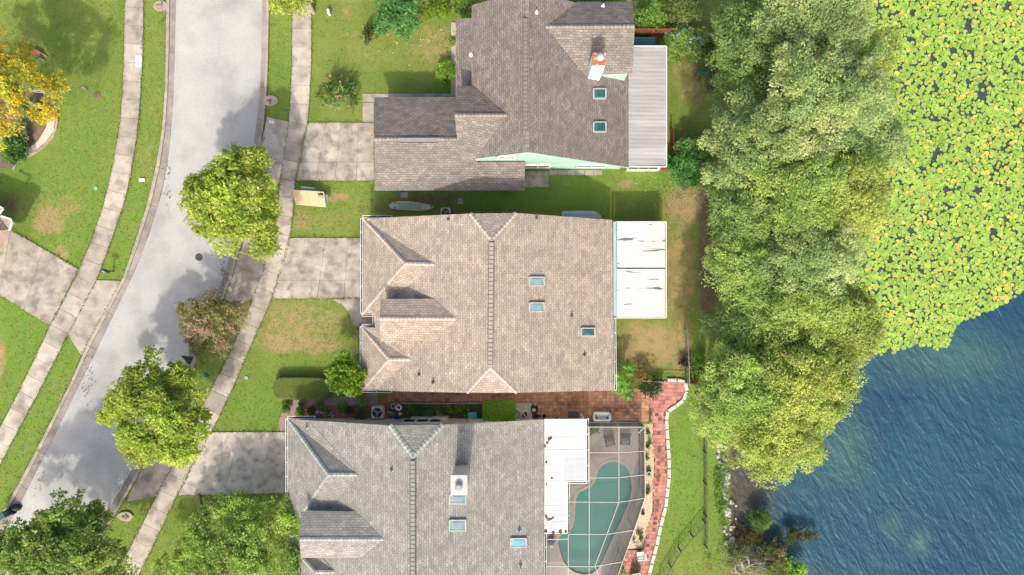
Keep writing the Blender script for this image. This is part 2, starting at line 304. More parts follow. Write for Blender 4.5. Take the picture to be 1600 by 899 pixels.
# ------------------------------------------------------------------ ground
def ground():
    fx = np.arange(-45, 46, .25); cx = np.array([-700, -400, -200, -100, -60]); X = np.concatenate([cx, fx, -cx[::-1]])
    fy = np.arange(-27, 28, .25); cy = np.array([-700, -400, -200, -100, -40]); Y = np.concatenate([cy, fy, -cy[::-1]])
    gx, gy = np.meshgrid(X, Y); nx, ny = len(X), len(Y)
    d = gx-shore_x(gy)
    z = -1.3*np.clip((d+.25)/2.2, 0, 1); z += -1.5*np.clip((d-2)/20, 0, 1)
    from mathutils import noise
    cxp, cyp = np.mean([p[0] for p in pool_w]), np.mean([p[1] for p in pool_w])
    big = [(cxp+(p[0]-cxp)*1.12, cyp+(p[1]-cyp)*1.06) for p in pool_w]
    z[inside(big, gx, gy)] = -1.9
    V = np.stack([gx, gy, z], -1).reshape(-1, 3)
    idx = np.arange(nx*ny).reshape(ny, nx); F = np.stack([idx[:-1, :-1], idx[:-1, 1:], idx[1:, 1:], idx[1:, :-1]], -1).reshape(-1, 4)
    me = bpy.data.meshes.new('lawn_ground'); me.vertices.add(len(V)); me.vertices.foreach_set('co', V.ravel())
    me.loops.add(F.size); me.loops.foreach_set('vertex_index', F.ravel()); me.polygons.add(len(F)); me.polygons.foreach_set('loop_start', np.arange(len(F))*4)
    me.update(); me.validate()
    PX = V[:, 0]*20+800; PY = 449.5-V[:, 1]*20
    def blob(lst):
        s = np.zeros(len(V))
        for x, y, rx, ry, a in lst: s = np.maximum(s, a*np.exp(-(((PX-x)/rx)**2+((PY-y)/ry)**2)**1.5))
        return s
    dry = blob([(75, 345, 30, 26, .95), (60, 320, 60, 30, .45), (110, 320, 30, 20, .55), (95, 398, 12, 16, .9), (0, 560, 10, 40, .9), (460, 500, 110, 42, .62), (445, 535, 60, 22, .8), (500, 540, 40, 18, .75), (520, 308, 30, 8, .9),
                (470, 345, 20, 25, .6), (520, 345, 60, 22, .4), (1075, 320, 45, 35, .95), (1062, 420, 30, 110, .75), (1060, 540, 25, 60, .8), (1010, 540, 60, 45, .85), (1080, 130, 30, 40, .6), (1060, 100, 25, 25, .5), (690, 70, 60, 40, .55), (570, 60, 60, 60, .3),  # brown patches above the middle driveway: lawn shadow squares put into the colour
                (230, 260, 30, 50, .35), (240, 170, 22, 80, .3), (265, 350, 30, 30, .3), (370, 500, 40, 60, .6), (340, 560, 50, 30, .3), (980, 288, 20, 8, .7), (885, 285, 12, 7, .6), (130, 250, 60, 60, .22), (1052, 720, 10, 100, .3), (90, 610, 20, 40, .4), (45, 700, 14, 30, .3), (540, 20, 16, 16, .5)])
    soil = blob([(1108, 420, 22, 110, .9), (1105, 330, 26, 50, .75), (1095, 560, 24, 40, .45), (1090, 130, 14, 60, .6), (660, 312, 75, 18, .7), (600, 325, 60, 12, .6), (1080, 190, 30, 60, .3), (556, 560, 14, 50, .6), (505, 345, 60, 22, .35), (475, 345, 20, 24, .4), (15, 320, 18, 26, .7),  # mask also paints the shadow squares on the lawn above the middle driveway
                 (1190, 300, 60, 500, .85), (1180, 620, 50, 90, .8), (1200, 860, 60, 50, .8), (775, 330, 160, 10, .5), (700, 50, 20, 50, .3), (530, 580, 40, 14, .4)])
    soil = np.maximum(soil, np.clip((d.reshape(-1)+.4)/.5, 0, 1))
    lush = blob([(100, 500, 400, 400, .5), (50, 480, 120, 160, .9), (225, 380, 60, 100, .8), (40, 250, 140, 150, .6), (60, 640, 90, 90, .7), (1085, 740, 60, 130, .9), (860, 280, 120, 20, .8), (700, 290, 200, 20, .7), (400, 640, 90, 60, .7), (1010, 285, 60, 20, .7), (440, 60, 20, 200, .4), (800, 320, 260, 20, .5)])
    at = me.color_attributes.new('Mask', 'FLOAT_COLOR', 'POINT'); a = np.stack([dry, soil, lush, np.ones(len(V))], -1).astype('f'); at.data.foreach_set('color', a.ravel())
    m = bpy.data.materials.new('lawn_grass'); m.use_nodes = True; nt = m.node_tree; N = nt.nodes; L = nt.links; b = N['Principled BSDF']; b.inputs['Roughness'].default_value = .95; b.inputs['Specular IOR Level'].default_value = .1
    geo = N.new('ShaderNodeNewGeometry'); at = N.new('ShaderNodeAttribute'); at.attribute_name = 'Mask'; sp = N.new('ShaderNodeSeparateColor'); L.new(at.outputs['Color'], sp.inputs[0])
    def noi(s, d=6, r=.6):
        n = N.new('ShaderNodeTexNoise'); n.inputs['Scale'].default_value = s; n.inputs['Detail'].default_value = d; n.inputs['Roughness'].default_value = r; L.new(geo.outputs['Position'], n.inputs['Vector']); return n.outputs[0]
    def rng(s, a, b, lo=0, hi=1):
        r = N.new('ShaderNodeMapRange'); r.inputs[1].default_value = a; r.inputs[2].default_value = b; r.inputs[3].default_value = lo; r.inputs[4].default_value = hi; L.new(s, r.inputs[0]); return r.outputs[0]
    def mx(f, a, b_):
        q = N.new('ShaderNodeMix'); q.data_type = 'RGBA'
        if isinstance(f, float): q.inputs[0].default_value = f
        else: L.new(f, q.inputs[0])
        for s, i in ((a, 6), (b_, 7)):
            if isinstance(s, tuple): q.inputs[i].default_value = (*s, 1)
            else: L.new(s, q.inputs[i])
        return q.outputs[2]
    def add(a, b_, op='ADD'):
        q = N.new('ShaderNodeMath'); q.operation = op; L.new(a, q.inputs[0])
        if isinstance(b_, float): q.inputs[1].default_value = b_
        else: L.new(b_, q.inputs[1])
        return q.outputs[0]
    base = mx(rng(noi(.35, 8), .35, .65), (.145, .21, .04), (.205, .24, .06))
    base = mx(add(sp.outputs[2], rng(noi(1.2), .3, .7, .2, 1.2), 'MULTIPLY'), base, (.125, .26, .035))
    n_med = noi(1.6, 9, .7)
    dry_shade_f = rng(add(add(sp.outputs[0], .0), rng(n_med, .25, .75, -.42, .42)), .32, .78)
    base = mx(dry_shade_f, base, (.34, .25, .125))
    base = mx(rng(noi(.8, 9, .72), .60, .74, 0, .5), base, (.27, .215, .09))
    soil_shade_f = rng(add(sp.outputs[1], rng(noi(1.3, 9, .7), .25, .75, -.35, .35)), .35, .75)
    base = mx(soil_shade_f, base, (.15, .105, .07))
    base = mx(rng(noi(.9, 10, .78), .52, .66, 0, .7), base, (.125, .165, .04))
    base = mx(rng(noi(2.3, 9, .8), .54, .66, 0, .6), base, (.27, .27, .085))
    v = N.new('ShaderNodeVectorMath'); v.operation = 'SCALE'; L.new(base, v.inputs[0]); L.new(rng(noi(9, 6, .8), .3, .7, .72, 1.28), v.inputs['Scale'])
    L.new(v.outputs[0], b.inputs['Base Color'])
    bp = N.new('ShaderNodeBump'); bp.inputs['Strength'].default_value = .9; bp.inputs['Distance'].default_value = .06; L.new(noi(14, 5, .8), bp.inputs['Height']); L.new(bp.outputs[0], b.inputs['Normal'])
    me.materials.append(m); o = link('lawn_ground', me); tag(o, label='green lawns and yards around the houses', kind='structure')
ground()

# ------------------------------------------------------------------ lake
def lake():
    X = np.concatenate([[10], np.arange(12, 46, .5), [60, 150, 400, 700]]); Y = np.concatenate([[-700, -300, -100], np.arange(-27, 28, .5), [100, 300, 700]])
    gx, gy = np.meshgrid(X, Y); nx, ny = len(X), len(Y); V = np.stack([gx, gy, gx*0-.22], -1).reshape(-1, 3)
    idx = np.arange(nx*ny).reshape(ny, nx); F = np.stack([idx[:-1, :-1], idx[:-1, 1:], idx[1:, 1:], idx[1:, :-1]], -1).reshape(-1, 4)
    me = bpy.data.meshes.new('lake_water'); me.from_pydata(V.tolist(), [], F.tolist())
    PX = V[:, 0]*20+800; PY = 449.5-V[:, 1]*20
    sh = np.exp(-np.clip((V[:, 0]-shore_x(V[:, 1])-.3), 0, 99)/1.6)*1.1
    sh = np.maximum(sh, np.exp(-((PX-1170)/42.)**2-((PY-770)/80.)**2)*1.0)
    weed = .2*np.exp(-((PX-1397)/18)**2-((PY-822)/22)**2)+.5*np.exp(-((PX-1440)/14)**2-((PY-850)/16)**2)+.28*np.exp(-((PX-1480)/120)**2-((PY-560)/40)**2)+.3*np.exp(-((PX-1320)/40)**2-((PY-700)/60)**2)
    pads = inside([(1300, -60), (1700, -60), (1700, 430), (1600, 448), (1570, 468), (1497, 498), (1480, 535), (1440, 535), (1382, 548), (1300, 500)], PX, PY).astype(float)
    at = me.color_attributes.new('Mask', 'FLOAT_COLOR', 'POINT'); at.data.foreach_set('color', np.stack([np.clip(sh, 0, 1), weed, pads, weed*0+1], -1).astype('f').ravel())
    m = bpy.data.materials.new('lake_water'); m.use_nodes = True; nt = m.node_tree; N = nt.nodes; L = nt.links; b = N['Principled BSDF']
    b.inputs['Roughness'].default_value = .42; b.inputs['Specular IOR Level'].default_value = .3; b.inputs['IOR'].default_value = 1.33
    geo = N.new('ShaderNodeNewGeometry'); at = N.new('ShaderNodeAttribute'); at.attribute_name = 'Mask'; sp = N.new('ShaderNodeSeparateColor'); L.new(at.outputs['Color'], sp.inputs[0])
    def noi(s, d, st, rot=0, dist=0):
        mp = N.new('ShaderNodeMapping'); mp.vector_type = 'TEXTURE'; mp.inputs['Scale'].default_value = st; mp.inputs['Rotation'].default_value = (0, 0, math.radians(rot)); L.new(geo.outputs['Position'], mp.inputs[0])
        n = N.new('ShaderNodeTexNoise'); n.inputs['Scale'].default_value = s; n.inputs['Detail'].default_value = d; n.inputs['Distortion'].default_value = dist; L.new(mp.outputs[0], n.inputs['Vector']); return n.outputs[0]
    def mx(f, a, b_):
        q = N.new('ShaderNodeMix'); q.data_type = 'RGBA'; L.new(f, q.inputs[0])
        for s, i in ((a, 6), (b_, 7)):
            if isinstance(s, tuple): q.inputs[i].default_value = (*s, 1)
            else: L.new(s, q.inputs[i])
        return q.outputs[2]
    def rng(s, a, b_, lo=0, hi=1):
        r = N.new('ShaderNodeMapRange'); r.inputs[1].default_value = a; r.inputs[2].default_value = b_; r.inputs[3].default_value = lo; r.inputs[4].default_value = hi; L.new(s, r.inputs[0]); return r.outputs[0]
    c = mx(rng(noi(.12, 5, (1, 1, 1)), .35, .65), (.014, .054, .095), (.019, .073, .104))
    c = mx(rng(noi(1.6, 6, (1, 3.2, 1), 28, .6), .52, .72, 0, .55), c, (.03, .085, .115))
    c = mx(sp.outputs[1], c, (.10, .20, .13))
    c = mx(sp.outputs[0], c, (.062, .058, .048))
    c = mx(rng(sp.outputs[2], 0, 1, 0, .75), c, (.055, .06, .062))
    L.new(c, b.inputs['Base Color'])
    h1 = noi(1.5, 4, (1, 3.0, 1), 28, .8); h2 = noi(4.5, 3, (1, 2.2, 1), 15, .5)
    ad = N.new('ShaderNodeMath'); ad.operation = 'MULTIPLY_ADD'; L.new(h2, ad.inputs[0]); ad.inputs[1].default_value = .35; L.new(h1, ad.inputs[2])
    bp = N.new('ShaderNodeBump'); bp.inputs['Strength'].default_value = 1.0; bp.inputs['Distance'].default_value = .22; L.new(ad.outputs[0], bp.inputs['Height']); L.new(bp.outputs[0], b.inputs['Normal'])
    me.materials.append(m); o = link('lake_water', me); tag(o, label='rippled dark blue lake water on the right', kind='structure')
lake()

# ------------------------------------------------------------------ street, gutters, curbs, walks
def shrink(q, g):
    c = sum((Vector(p) for p in q), Vector((0, 0)))/len(q); out = []
    for p in q:
        p = Vector(p); d = c-p; out.append(tuple(p+d.normalized()*g))
    return out
mb = MB(); a, b = pair(wcR, ecR, 1.0); n = min(len(a), len(b))
me = bpy.data.meshes.new('street')
rp = [Vector((*p, .006)) for p in ROADP]; tris = tessellate_polygon([rp]); me.from_pydata([tuple(v) for v in rp], [], [tuple(t) for t in tris]); me.materials.append(ROAD)
tag(link('street', me), label='pale grey residential street curving along the left', kind='structure')
def strip(name, A, B, step, z0, z1, m, piece, gap=.012, label=None, skip=None):
    a, b = pair(A, B, step)
    base = MB()
    for i in range(len(a)-1): base.poly([(*a[i], z0+.003), (*b[i], z0+.003), (*b[i+1], z0+.003), (*a[i+1], z0+.003)])
    root = base.build(name, JOINT, None, kind='structure', label=label)
    for i in range(len(a)-1):
        if skip and skip(a[i]): continue
        q = shrink([a[i], b[i], b[i+1], a[i+1]], gap*(1.15 if 'slab' in piece else 1)); p = MB(); p.prism(q, z0, z1+random.uniform(-.004, .004)); o = p.build(piece, m, root, origin=(q[0][0], q[0][1], 0))
    return root
wg = [((x1*.34+x2*.66), (y1*.34+y2*.66)) for (x1, y1), (x2, y2) in zip(wcR, wcO)]
eg = [((x1*.34+x2*.66), (y1*.34+y2*.66)) for (x1, y1), (x2, y2) in zip(ecR, ecO)]
strip('west_gutter', wcR, wg, 3.0, .004, .022, GUTM, 'gutter_section', label='stained concrete gutter on the west side of the street')
strip('west_curb', wg, wcO, 3.0, .004, .12, CURB, 'curb_section', label='concrete curb on the west side of the street')
strip('east_gutter', ecR, eg, 3.0, .004, .022, GUTM, 'gutter_section', label='stained concrete gutter on the east side of the street')
strip('east_curb', eg, ecO, 3.0, .004, .12, CURB, 'curb_section', label='concrete curb on the east side of the street')
strip('west_sidewalk', wsL, wsR, 1.45, .01, .075, CONC, 'sidewalk_slab', label='sidewalk of square concrete slabs on the west side')
strip('east_sidewalk', esL, esR, 1.45, .01, .075, CONC, 'sidewalk_slab', label='sidewalk of square concrete slabs on the east side')
def bilin(q, u, v):
    a, b, c, d = [Vector(W(*p)[:2]) for p in q]; return a.lerp(b, u).lerp(d.lerp(c, u), v)
def drive(name, quad, us, vs, m, label, z=.07, extra=()):
    g = MB(); g.prism([tuple(W(*p)[:2]) for p in quad], .0, .030); root = g.build(name, JOINT, None, kind='structure', label=label)
    for i in range(len(us)-1):
        for j in range(len(vs)-1):
            q = [bilin(quad, us[i], vs[j]), bilin(quad, us[i+1], vs[j]), bilin(quad, us[i+1], vs[j+1]), bilin(quad, us[i], vs[j+1])]
            p = MB(); p.prism(shrink(q, .016), .0, z+random.uniform(-.004, .004)); p.build('concrete_slab', m, root, origin=(q[0][0], q[0][1], 0))
    for e in extra:
        p = MB(); q = shrink(wpoly(e), .015); p.prism(q, .0, z); p.build('concrete_slab', m, root, origin=(q[0][0], q[0][1], 0))
    return root
drive('driveway_north', D1, [0, .27, .5, .77, 1], [0, .68, 1], CONC_D, 'stained concrete driveway of the brown roofed house')
drive('driveway_middle', D2, [0, .5, .8, 1], [0, .7, 1], CONC_D, 'pale concrete driveway of the tan roofed house', extra=[WALK2])
drive('driveway_south', D3, [0, .42, .78, 1], [0, 1], mat('mottled_concrete', (.56, .51, .45), (.36, .33, .29), scale=1.1, rough=.95, fine=.14, fscale=22, rnd=.08, stain=(.24, .22, .195), sscale=1.6, sth=(.5, .72), bump=.15), 'dark stained driveway of the grey roofed house')
drive('driveway_west', [(-100, 299), (17, 359), (0, 461), (-100, 400)], [0, 1], [0, 1], CONC_D, 'stained driveway edge at the left border')
drive('driveway_across', [(17, 359), (124, 421), (79, 510), (0, 461)], [0, .48, 1], [0, 1], CONC_D, 'stained concrete driveway across the street')
for nm, A, lb in (('apron_across', A0, 'driveway apron across the street'), ('apron_north', A1, 'driveway apron of the brown roofed house'), ('apron_middle', A2, 'driveway apron of the tan roofed house'), ('apron_south', A3, 'driveway apron of the grey roofed house')):
    p = MB(); p.prism(wpoly(A), .0, .066); p.build(nm, CONC, None, kind='structure', label=lb)
p = MB(); p.prism(wpoly(LP1[:3]+[(584, 160), (567, 160)]), 0, .06); p.prism(wpoly([(567, 161), (584, 161), (584, 191), (567, 191)]), 0, .06); p.build('side_path', CONC, None, kind='structure', label='concrete path around the north garage')
p = MB(); p.prism(wpoly([(820, 268), (857, 268), (857, 293), (820, 293)]), 0, .06)
for i in range(6): p.prism(wpoly([(858+i*14, 266), (871+i*14, 266), (871+i*14, 274), (858+i*14, 274)]), 0, .055)
p.build('back_path', CONC_D, None, kind='structure', label='stained concrete pad and stepping path by the mint wall')
p = MB(); q = wpoly([(626, 301), (637, 301), (637, 309), (626, 309)]); p.prism(q, 0, .05); p.build('splash_slab', CONC, None, origin=(*q[0], 0), label='small square concrete slab beside the garage eave', cat='slab')
p = MB(); q = wpoly([(715, 310), (723, 310), (723, 319), (715, 319)]); p.prism(q, 0, .04); p.build('stepping_stone', CONC_D, None, origin=(*q[0], 0), label='lone stepping stone in the grass between two houses', cat='stepping stone')

def seam(name, pts, w=.05):
    pp = resample(pts, .9); g = MB()
    for i in range(len(pp)-1):
        a, b = pp[i]+Vector((random.uniform(-.04, .04), random.uniform(-.04, .04))), pp[i+1]; d = (b-a).normalized(); x = Vector((-d.y, d.x))*w/2
        g.poly([(*(a-x), .0105), (*(b-x), .0105), (*(b+x), .0105), (*(a+x), .0105)])
    g.build(name, mat('tar_seam', (.30, .295, .28), (.37, .365, .35), scale=3), bpy.data.objects['street'])
seam('pavement_seam', [(345, 20), (338, 150), (322, 270), (298, 375), (262, 470), (215, 570), (160, 680), (95, 800)], .035)
seam('pavement_seam', [(297, 385), (300, 392), (296, 404)], .03); seam('pavement_crack', [(275, 300), (300, 306), (330, 302), (365, 310)], .02); seam('pavement_crack', [(205, 470), (240, 485), (280, 492), (312, 500)], .02); seam('pavement_crack', [(150, 600), (185, 616), (225, 628)], .02); seam('pavement_crack', [(275, 120), (310, 128), (360, 122), (405, 130)], .02)

# ------------------------------------------------------------------ roofs
def roofmesh(name, faces, m, parent, thick=.16, **kw):
    """faces: lists of world points; uv u along the eave, v up the slope"""
    bm = bmesh.new(); uvl = bm.loops.layers.uv.new('UVMap'); cache = {}
    def vert(p):
        k = tuple(round(c, 3) for c in p)
        if k not in cache: cache[k] = bm.verts.new(p)
        return cache[k]
    for f in faces:
        try: fc = bm.faces.new([vert(p) for p in f])
        except ValueError: continue
        fc.normal_update()
        if fc.normal.z < 0: fc.normal_flip()
        n = fc.normal; s = Vector((n.x, n.y, 0)); s = s.normalized() if s.length > .01 else Vector((0, -1, 0))
        up = (Vector((0, 0, 1))-n*n.z); up = up.normalized() if up.length > .01 else Vector((0, 1, 0)); al = up.cross(n)
        for l in fc.loops: l[uvl].uv = (l.vert.co.dot(al), l.vert.co.dot(up))
    bmesh.ops.triangulate(bm, faces=[f for f in bm.faces if len(f.verts) > 4])
    me = bpy.data.meshes.new(name); bm.to_mesh(me); bm.free(); me.materials.append(m)
    o = link(name, me, parent); md = o.modifiers.new('t', 'SOLIDIFY'); md.thickness = thick; md.offset = -1
    if kw: tag(o, **kw)
    return o
def caps(parent, a, b, m, w=.27, step=.27, name='ridge_cap', lift=.03):
    """overlapping cap shingles bent over a ridge or hip, joined into one part"""
    a = Vector(a); b = Vector(b); d = b-a; L = d.length; d /= L; n = max(2, int(L/step)); g = MB()
    x = d.cross(Vector((0, 0, 1))).normalized(); y = x.cross(d)
    if y.z < 0: y = -y
    for i in range(n):
        p = a+d*(i*L/n); q = a+d*((i+1)*L/n)*1.0
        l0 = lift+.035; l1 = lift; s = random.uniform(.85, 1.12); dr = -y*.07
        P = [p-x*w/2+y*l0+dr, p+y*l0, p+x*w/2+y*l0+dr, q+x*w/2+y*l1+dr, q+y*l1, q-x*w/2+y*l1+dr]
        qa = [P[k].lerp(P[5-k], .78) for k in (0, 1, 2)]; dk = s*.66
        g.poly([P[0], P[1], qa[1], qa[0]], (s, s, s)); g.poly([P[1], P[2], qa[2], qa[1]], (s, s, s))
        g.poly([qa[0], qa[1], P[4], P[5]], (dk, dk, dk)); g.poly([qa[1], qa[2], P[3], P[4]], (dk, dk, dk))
        g.poly([P[0], P[1], P[1]-y*.05, P[0]-y*.05], (s, s, s)); g.poly([P[1], P[2], P[2]-y*.05, P[1]-y*.05], (s, s, s))
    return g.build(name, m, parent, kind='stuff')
def ridge_vent(parent, a, b, m, w=.34):
    a = Vector(a); b = Vector(b); n = int((b-a).length/.30); g = MB()
    for s in (-1, 1): g.bar(a+Vector((s*w/2, 0, .05)), b+Vector((s*w/2, 0, .05)), .028, .08, m=1)
    g.bar(a+Vector((0, 0, .06)), b+Vector((0, 0, .06)), w-.05, .06, c=(.74, .74, .74))
    for i in range(n+1):
        p = a.lerp(b, i/n); g.bar(p+Vector((-w/2, 0, .10)), p+Vector((w/2, 0, .10)), .04, .02, m=1)
    g.build('ridge_vent', [m, VENTD], parent)
def gutter(parent, pts, z, w=.15, side=1):
    """U-shaped gutter along pts (world xy) with dark inside and white straps"""
    for i in range(len(pts)-1):
        a = Vector((*pts[i], z)); b = Vector((*pts[i+1], z)); d = (b-a).normalized(); x = Vector((-d.y, d.x, 0))*side; g = MB()
        g.bar(a+x*w-d*.02, b+x*w+d*.02, .035, .12); g.bar(a+x*.02, b+x*.02, .03, .11)
        g.bar(a+x*w/2-Vector((0, 0, .045)), b+x*w/2-Vector((0, 0, .045)), w-.02, .02, m=1)
        L = (b-a).length; n = max(1, int(L/1.0))
        for k in range(n+1):
            p = a+d*(L*k/n if n else 0); g.bar(p+x*.0+Vector((0, 0, .045)), p+x*w+Vector((0, 0, .045)), .05, .02)
        g.build('gutter', [WHITE, DARKIN], parent)
def skylight(parent, px, py, w, h, pl, glass, name='skylight', lift=.02, frame=None, label=None):
    c = [onp(px-w/2, py-h/2, pl), onp(px+w/2, py-h/2, pl), onp(px+w/2, py+h/2, pl), onp(px-w/2, py+h/2, pl)]
    n = (c[1]-c[0]).cross(c[2]-c[0]).normalized()
    if n.z < 0: n = -n
    g = MB()
    for i in range(4):
        a = c[i]+n*.07; b = c[(i+1) % 4]+n*.07; g.bar(a, b, .09, .16)
    f = g.build(name, frame or mat('skylight_frame', (.42, .43, .41), (.35, .36, .35), rough=.5), parent)
    p = MB(); cc = sum(c, Vector())/4; q = [cc+(v-cc)*.93+n*.10 for v in c]; top = cc+n*.16
    m4 = [cc+(v-cc)*.6+n*.15 for v in c]
    for i in range(4): p.poly([q[i], q[(i+1) % 4], m4[(i+1) % 4], m4[i]])
    p.poly(m4); p.build('pane', glass, f)
    if label: f['label'] = label
def vent_pipe(parent, px, py, pl, m=None, r=.06, h=.35):
    p = onp(px, py, pl); g = MB(); g.lathe(p.x, p.y, [(r*2.6, p.z-.05), (r*2.4, p.z+.05), (r, p.z+.12), (r, p.z+h), (r*.8, p.z+h), (r*.7, p.z+h-.1)], 10); g.build('vent_pipe', m or BLACK, parent, smooth=False)
def wallprism(parent, pts, z1, m, name='wall', z0=0):
    g = MB(); g.prism(pts, z0, z1); return g.build(name, m, parent)
def gable(parent, prof, y, t, m, name='gable_wall'):
    """prof: list of (x,z) outline; slab from y to y+t"""
    g = MB(); a = [(x, y, z) for x, z in prof]; b = [(x, y+t, z) for x, z in prof]; g.poly(a); g.poly(b[::-1])
    for i in range(len(a)): j = (i+1) % len(a); g.poly([a[i], b[i], b[j], a[j]])
    return g.build(name, m, parent)

TAN = shingle('tan_shingles', (.43, .362, .30), (.335, .28, .232), (.20, .165, .135), alg=.38)
TANC = mat('tan_cap_shingle', (.50, .42, .355), (.42, .355, .30), scale=3, attr=True, rough=.95)
BRN = shingle('brown_grey_shingles', (.275, .242, .218), (.19, .165, .148), (.10, .085, .075), alg=.45)
BRNC = mat('brown_cap_shingle', (.30, .262, .235), (.24, .205, .185), scale=3, attr=True, rough=.95)
GRY = shingle('grey_green_shingles', (.35, .34, .31), (.255, .25, .228), (.15, .145, .13), alg=.6, wear=(.20, .195, .175))
GRYC = mat('grey_cap_shingle', (.36, .385, .35), (.30, .33, .30), scale=3, attr=True, rough=.95)

VENTD = mat('vent_slot', (.17, .125, .10), (.13, .10, .085), scale=4, rough=.95)
# ---- middle house (tan roof)
def house_mid():
    R = empty('tan_roof_house', W(760, 476), 'long single storey house with tan shingle roof and white rear patio cover', 'house')
    E = 2.7; r1 = W(768, 375, 6.5); r2 = W(765, 574, 6.5)
    PW = plane3(W(567, 342, E), W(566, 610, E), (r1+r2)/2); PE = plane3(W(957, 344, E), W(959, 610, E), (r1+r2)/2)
    r1 = onp(768, 375, PW); r2 = onp(766, 574, PW)
    nw = onp(735, 334, PW); ne = onp(806, 333, PE); sw = onp(729, 614, PW); se = onp(808, 614, PE)
    V1 = onp(584, 341, PW); V2 = onp(586, 490, PW); V3 = onp(586, 512, PW); V4 = onp(586, 611, PW)
    roofmesh('roof', [[V1, nw, r1, r2, sw, V4, V3, V2], [ne, W(957, 344, E), W(959, 610, E), se, r2, r1], [nw, ne, r1], [sw, r2, se]], TAN, R)
    A = W(568, 342, E); G1 = W(633, 412, 4.85); G2 = onp(679, 413, PW); B = W(567, 490, E)
    roofmesh('garage_roof', [[A, V1+Vector((0, 0, .02)), G2+Vector((0, 0, .02)), G1], [G1, G2+Vector((0, 0, .02)), V2+Vector((0, 0, .02)), B], [A, G1, B]], TAN, R)
    A3_ = W(566, 512, E); R1 = W(608, 562, 4.1); R2 = onp(641, 562, PW); B3 = W(566, 610, E); u = Vector((0, 0, .02))
    roofmesh('bedroom_roof', [[A3_, V3+u, R2+u, R1], [R1, R2+u, V4+u, B3], [A3_, R1, B3]], TAN, R)
    # entry dormer
    dR = onp(713, 498, PW); dr = W(593, 498, dR.z); dn = onp(678, 467, PW); ds = onp(680, 534, PW)
    roofmesh('dormer_roof', [[W(595, 467, dn.z), dn+u, dR+u, dr], [dr, dR+u, ds+u, W(594.5, 534, dn.z)]], TAN, R, thick=.12)
    x0 = W(598, 498, 5).x; yn = W(0, 470, 5).y; ys = W(0, 531, 5).y; x1 = W(660, 0, 4).x
    wallprism(R, [(x0, ys), (x1, ys), (x1, yn), (x0, yn)], dn.z-.1, CREAM, 'dormer_wall', z0=2.3)
    g = MB(); yc = dr.y; g.poly([(x0-.005, ys, dn.z-.12), (x0-.005, yn, dn.z-.12), (x0-.005, yc, dr.z-.14)]); g.build('dormer_gable', CREAM, R)
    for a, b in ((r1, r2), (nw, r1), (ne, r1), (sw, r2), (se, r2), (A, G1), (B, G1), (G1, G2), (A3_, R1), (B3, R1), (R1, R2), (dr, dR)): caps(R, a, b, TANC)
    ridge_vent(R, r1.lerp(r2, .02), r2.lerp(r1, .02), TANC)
    # walls
    wx0 = W(567, 0, E).x+.45; wx1 = W(957, 0, E).x-.45; wy1 = W(0, 342, E).y-.4; wy0 = W(0, 610, E).y+.4; nx = W(587, 0, 0).x+.3
    n1 = W(0, 492, E).y+.3; n2 = W(0, 511, E).y-.3
    wallprism(R, [(wx0, wy1), (wx1, wy1), (wx1, wy0), (wx0, wy0), (wx0, n2), (nx, n2), (nx, n1), (wx0, n1)], 2.6, CREAM)
    for yy, t in ((wy1-.01, -.15), (wy0+.01, .15)):
        gable(R, [(wx0+.3, 2.58), (wx1-.3, 2.58), (ne.x, ne.z-.25), (nw.x, nw.z-.25)], yy, t, CREAM)
    # door in the notch, garage door
    g = MB(); g.box(nx-.03, (n1+n2)/2, 1.05, .06, .95, 2.1); g.build('front_door', REDWOOD, R)
    g = MB(); gy = (wy1+n1)/2
    for k in range(4): g.box(wx0-.03, gy, .3+k*.56, .06, 4.8, .53)
    g.build('garage_door', WHITE, R)
    zx = E-.02
    gutter(R, [W2([(567, 342)], E)[0], W2([(567, 490)], E)[0]], zx, side=-1)
    gutter(R, [W2([(567, 340.5)], E)[0], W2([(612, 340.5)], E)[0]], zx, side=1)
    gutter(R, [W2([(566, 491)], E)[0], W2([(586, 491)], E)[0]], zx, side=-1)
    gutter(R, [W2([(586, 491)], E)[0], W2([(586, 511)], E)[0]], zx, side=-1)
    gutter(R, [W2([(566, 511)], E)[0], W2([(586, 511)], E)[0]], zx, side=1)
    gutter(R, [W2([(566, 511)], E)[0], W2([(566, 610)], E)[0]], zx, side=-1)
    gutter(R, [W2([(566, 610)], E)[0], W2([(612, 610.5)], E)[0]], zx, side=-1)
    gutter(R, [W2([(959, 498)], E)[0], W2([(960, 610)], E)[0]], zx-.05, side=1)
    skylight(R, 838, 440, 23, 13, PE, GLASS_B); skylight(R, 838, 480, 23, 13, PE, GLASS_B); skylight(R, 918, 519, 21, 12, PE, GLASS_T, label='darker skylight nearest the rear eave')
    for x, y in ((893, 494), (913, 555), (838, 342)): vent_pipe(R, x, y, PE, WOOD)
    for x, y in ((655, 586), (677, 598), (701, 344)): vent_pipe(R, x, y, PW, WOOD)
    # patio cover: ribbed white panels on posts
    z = 2.45; PM = mat('white_patio_panel', (.60, .59, .57), (.52, .515, .50), scale=1.2, rough=.6, stain=(.13, .12, .115), sscale=1.5, sth=(.615, .66), stretch=(.35, 2.6, 1))
    g = MB(); ys = [348+(496-348)*k/10 for k in range(11)]
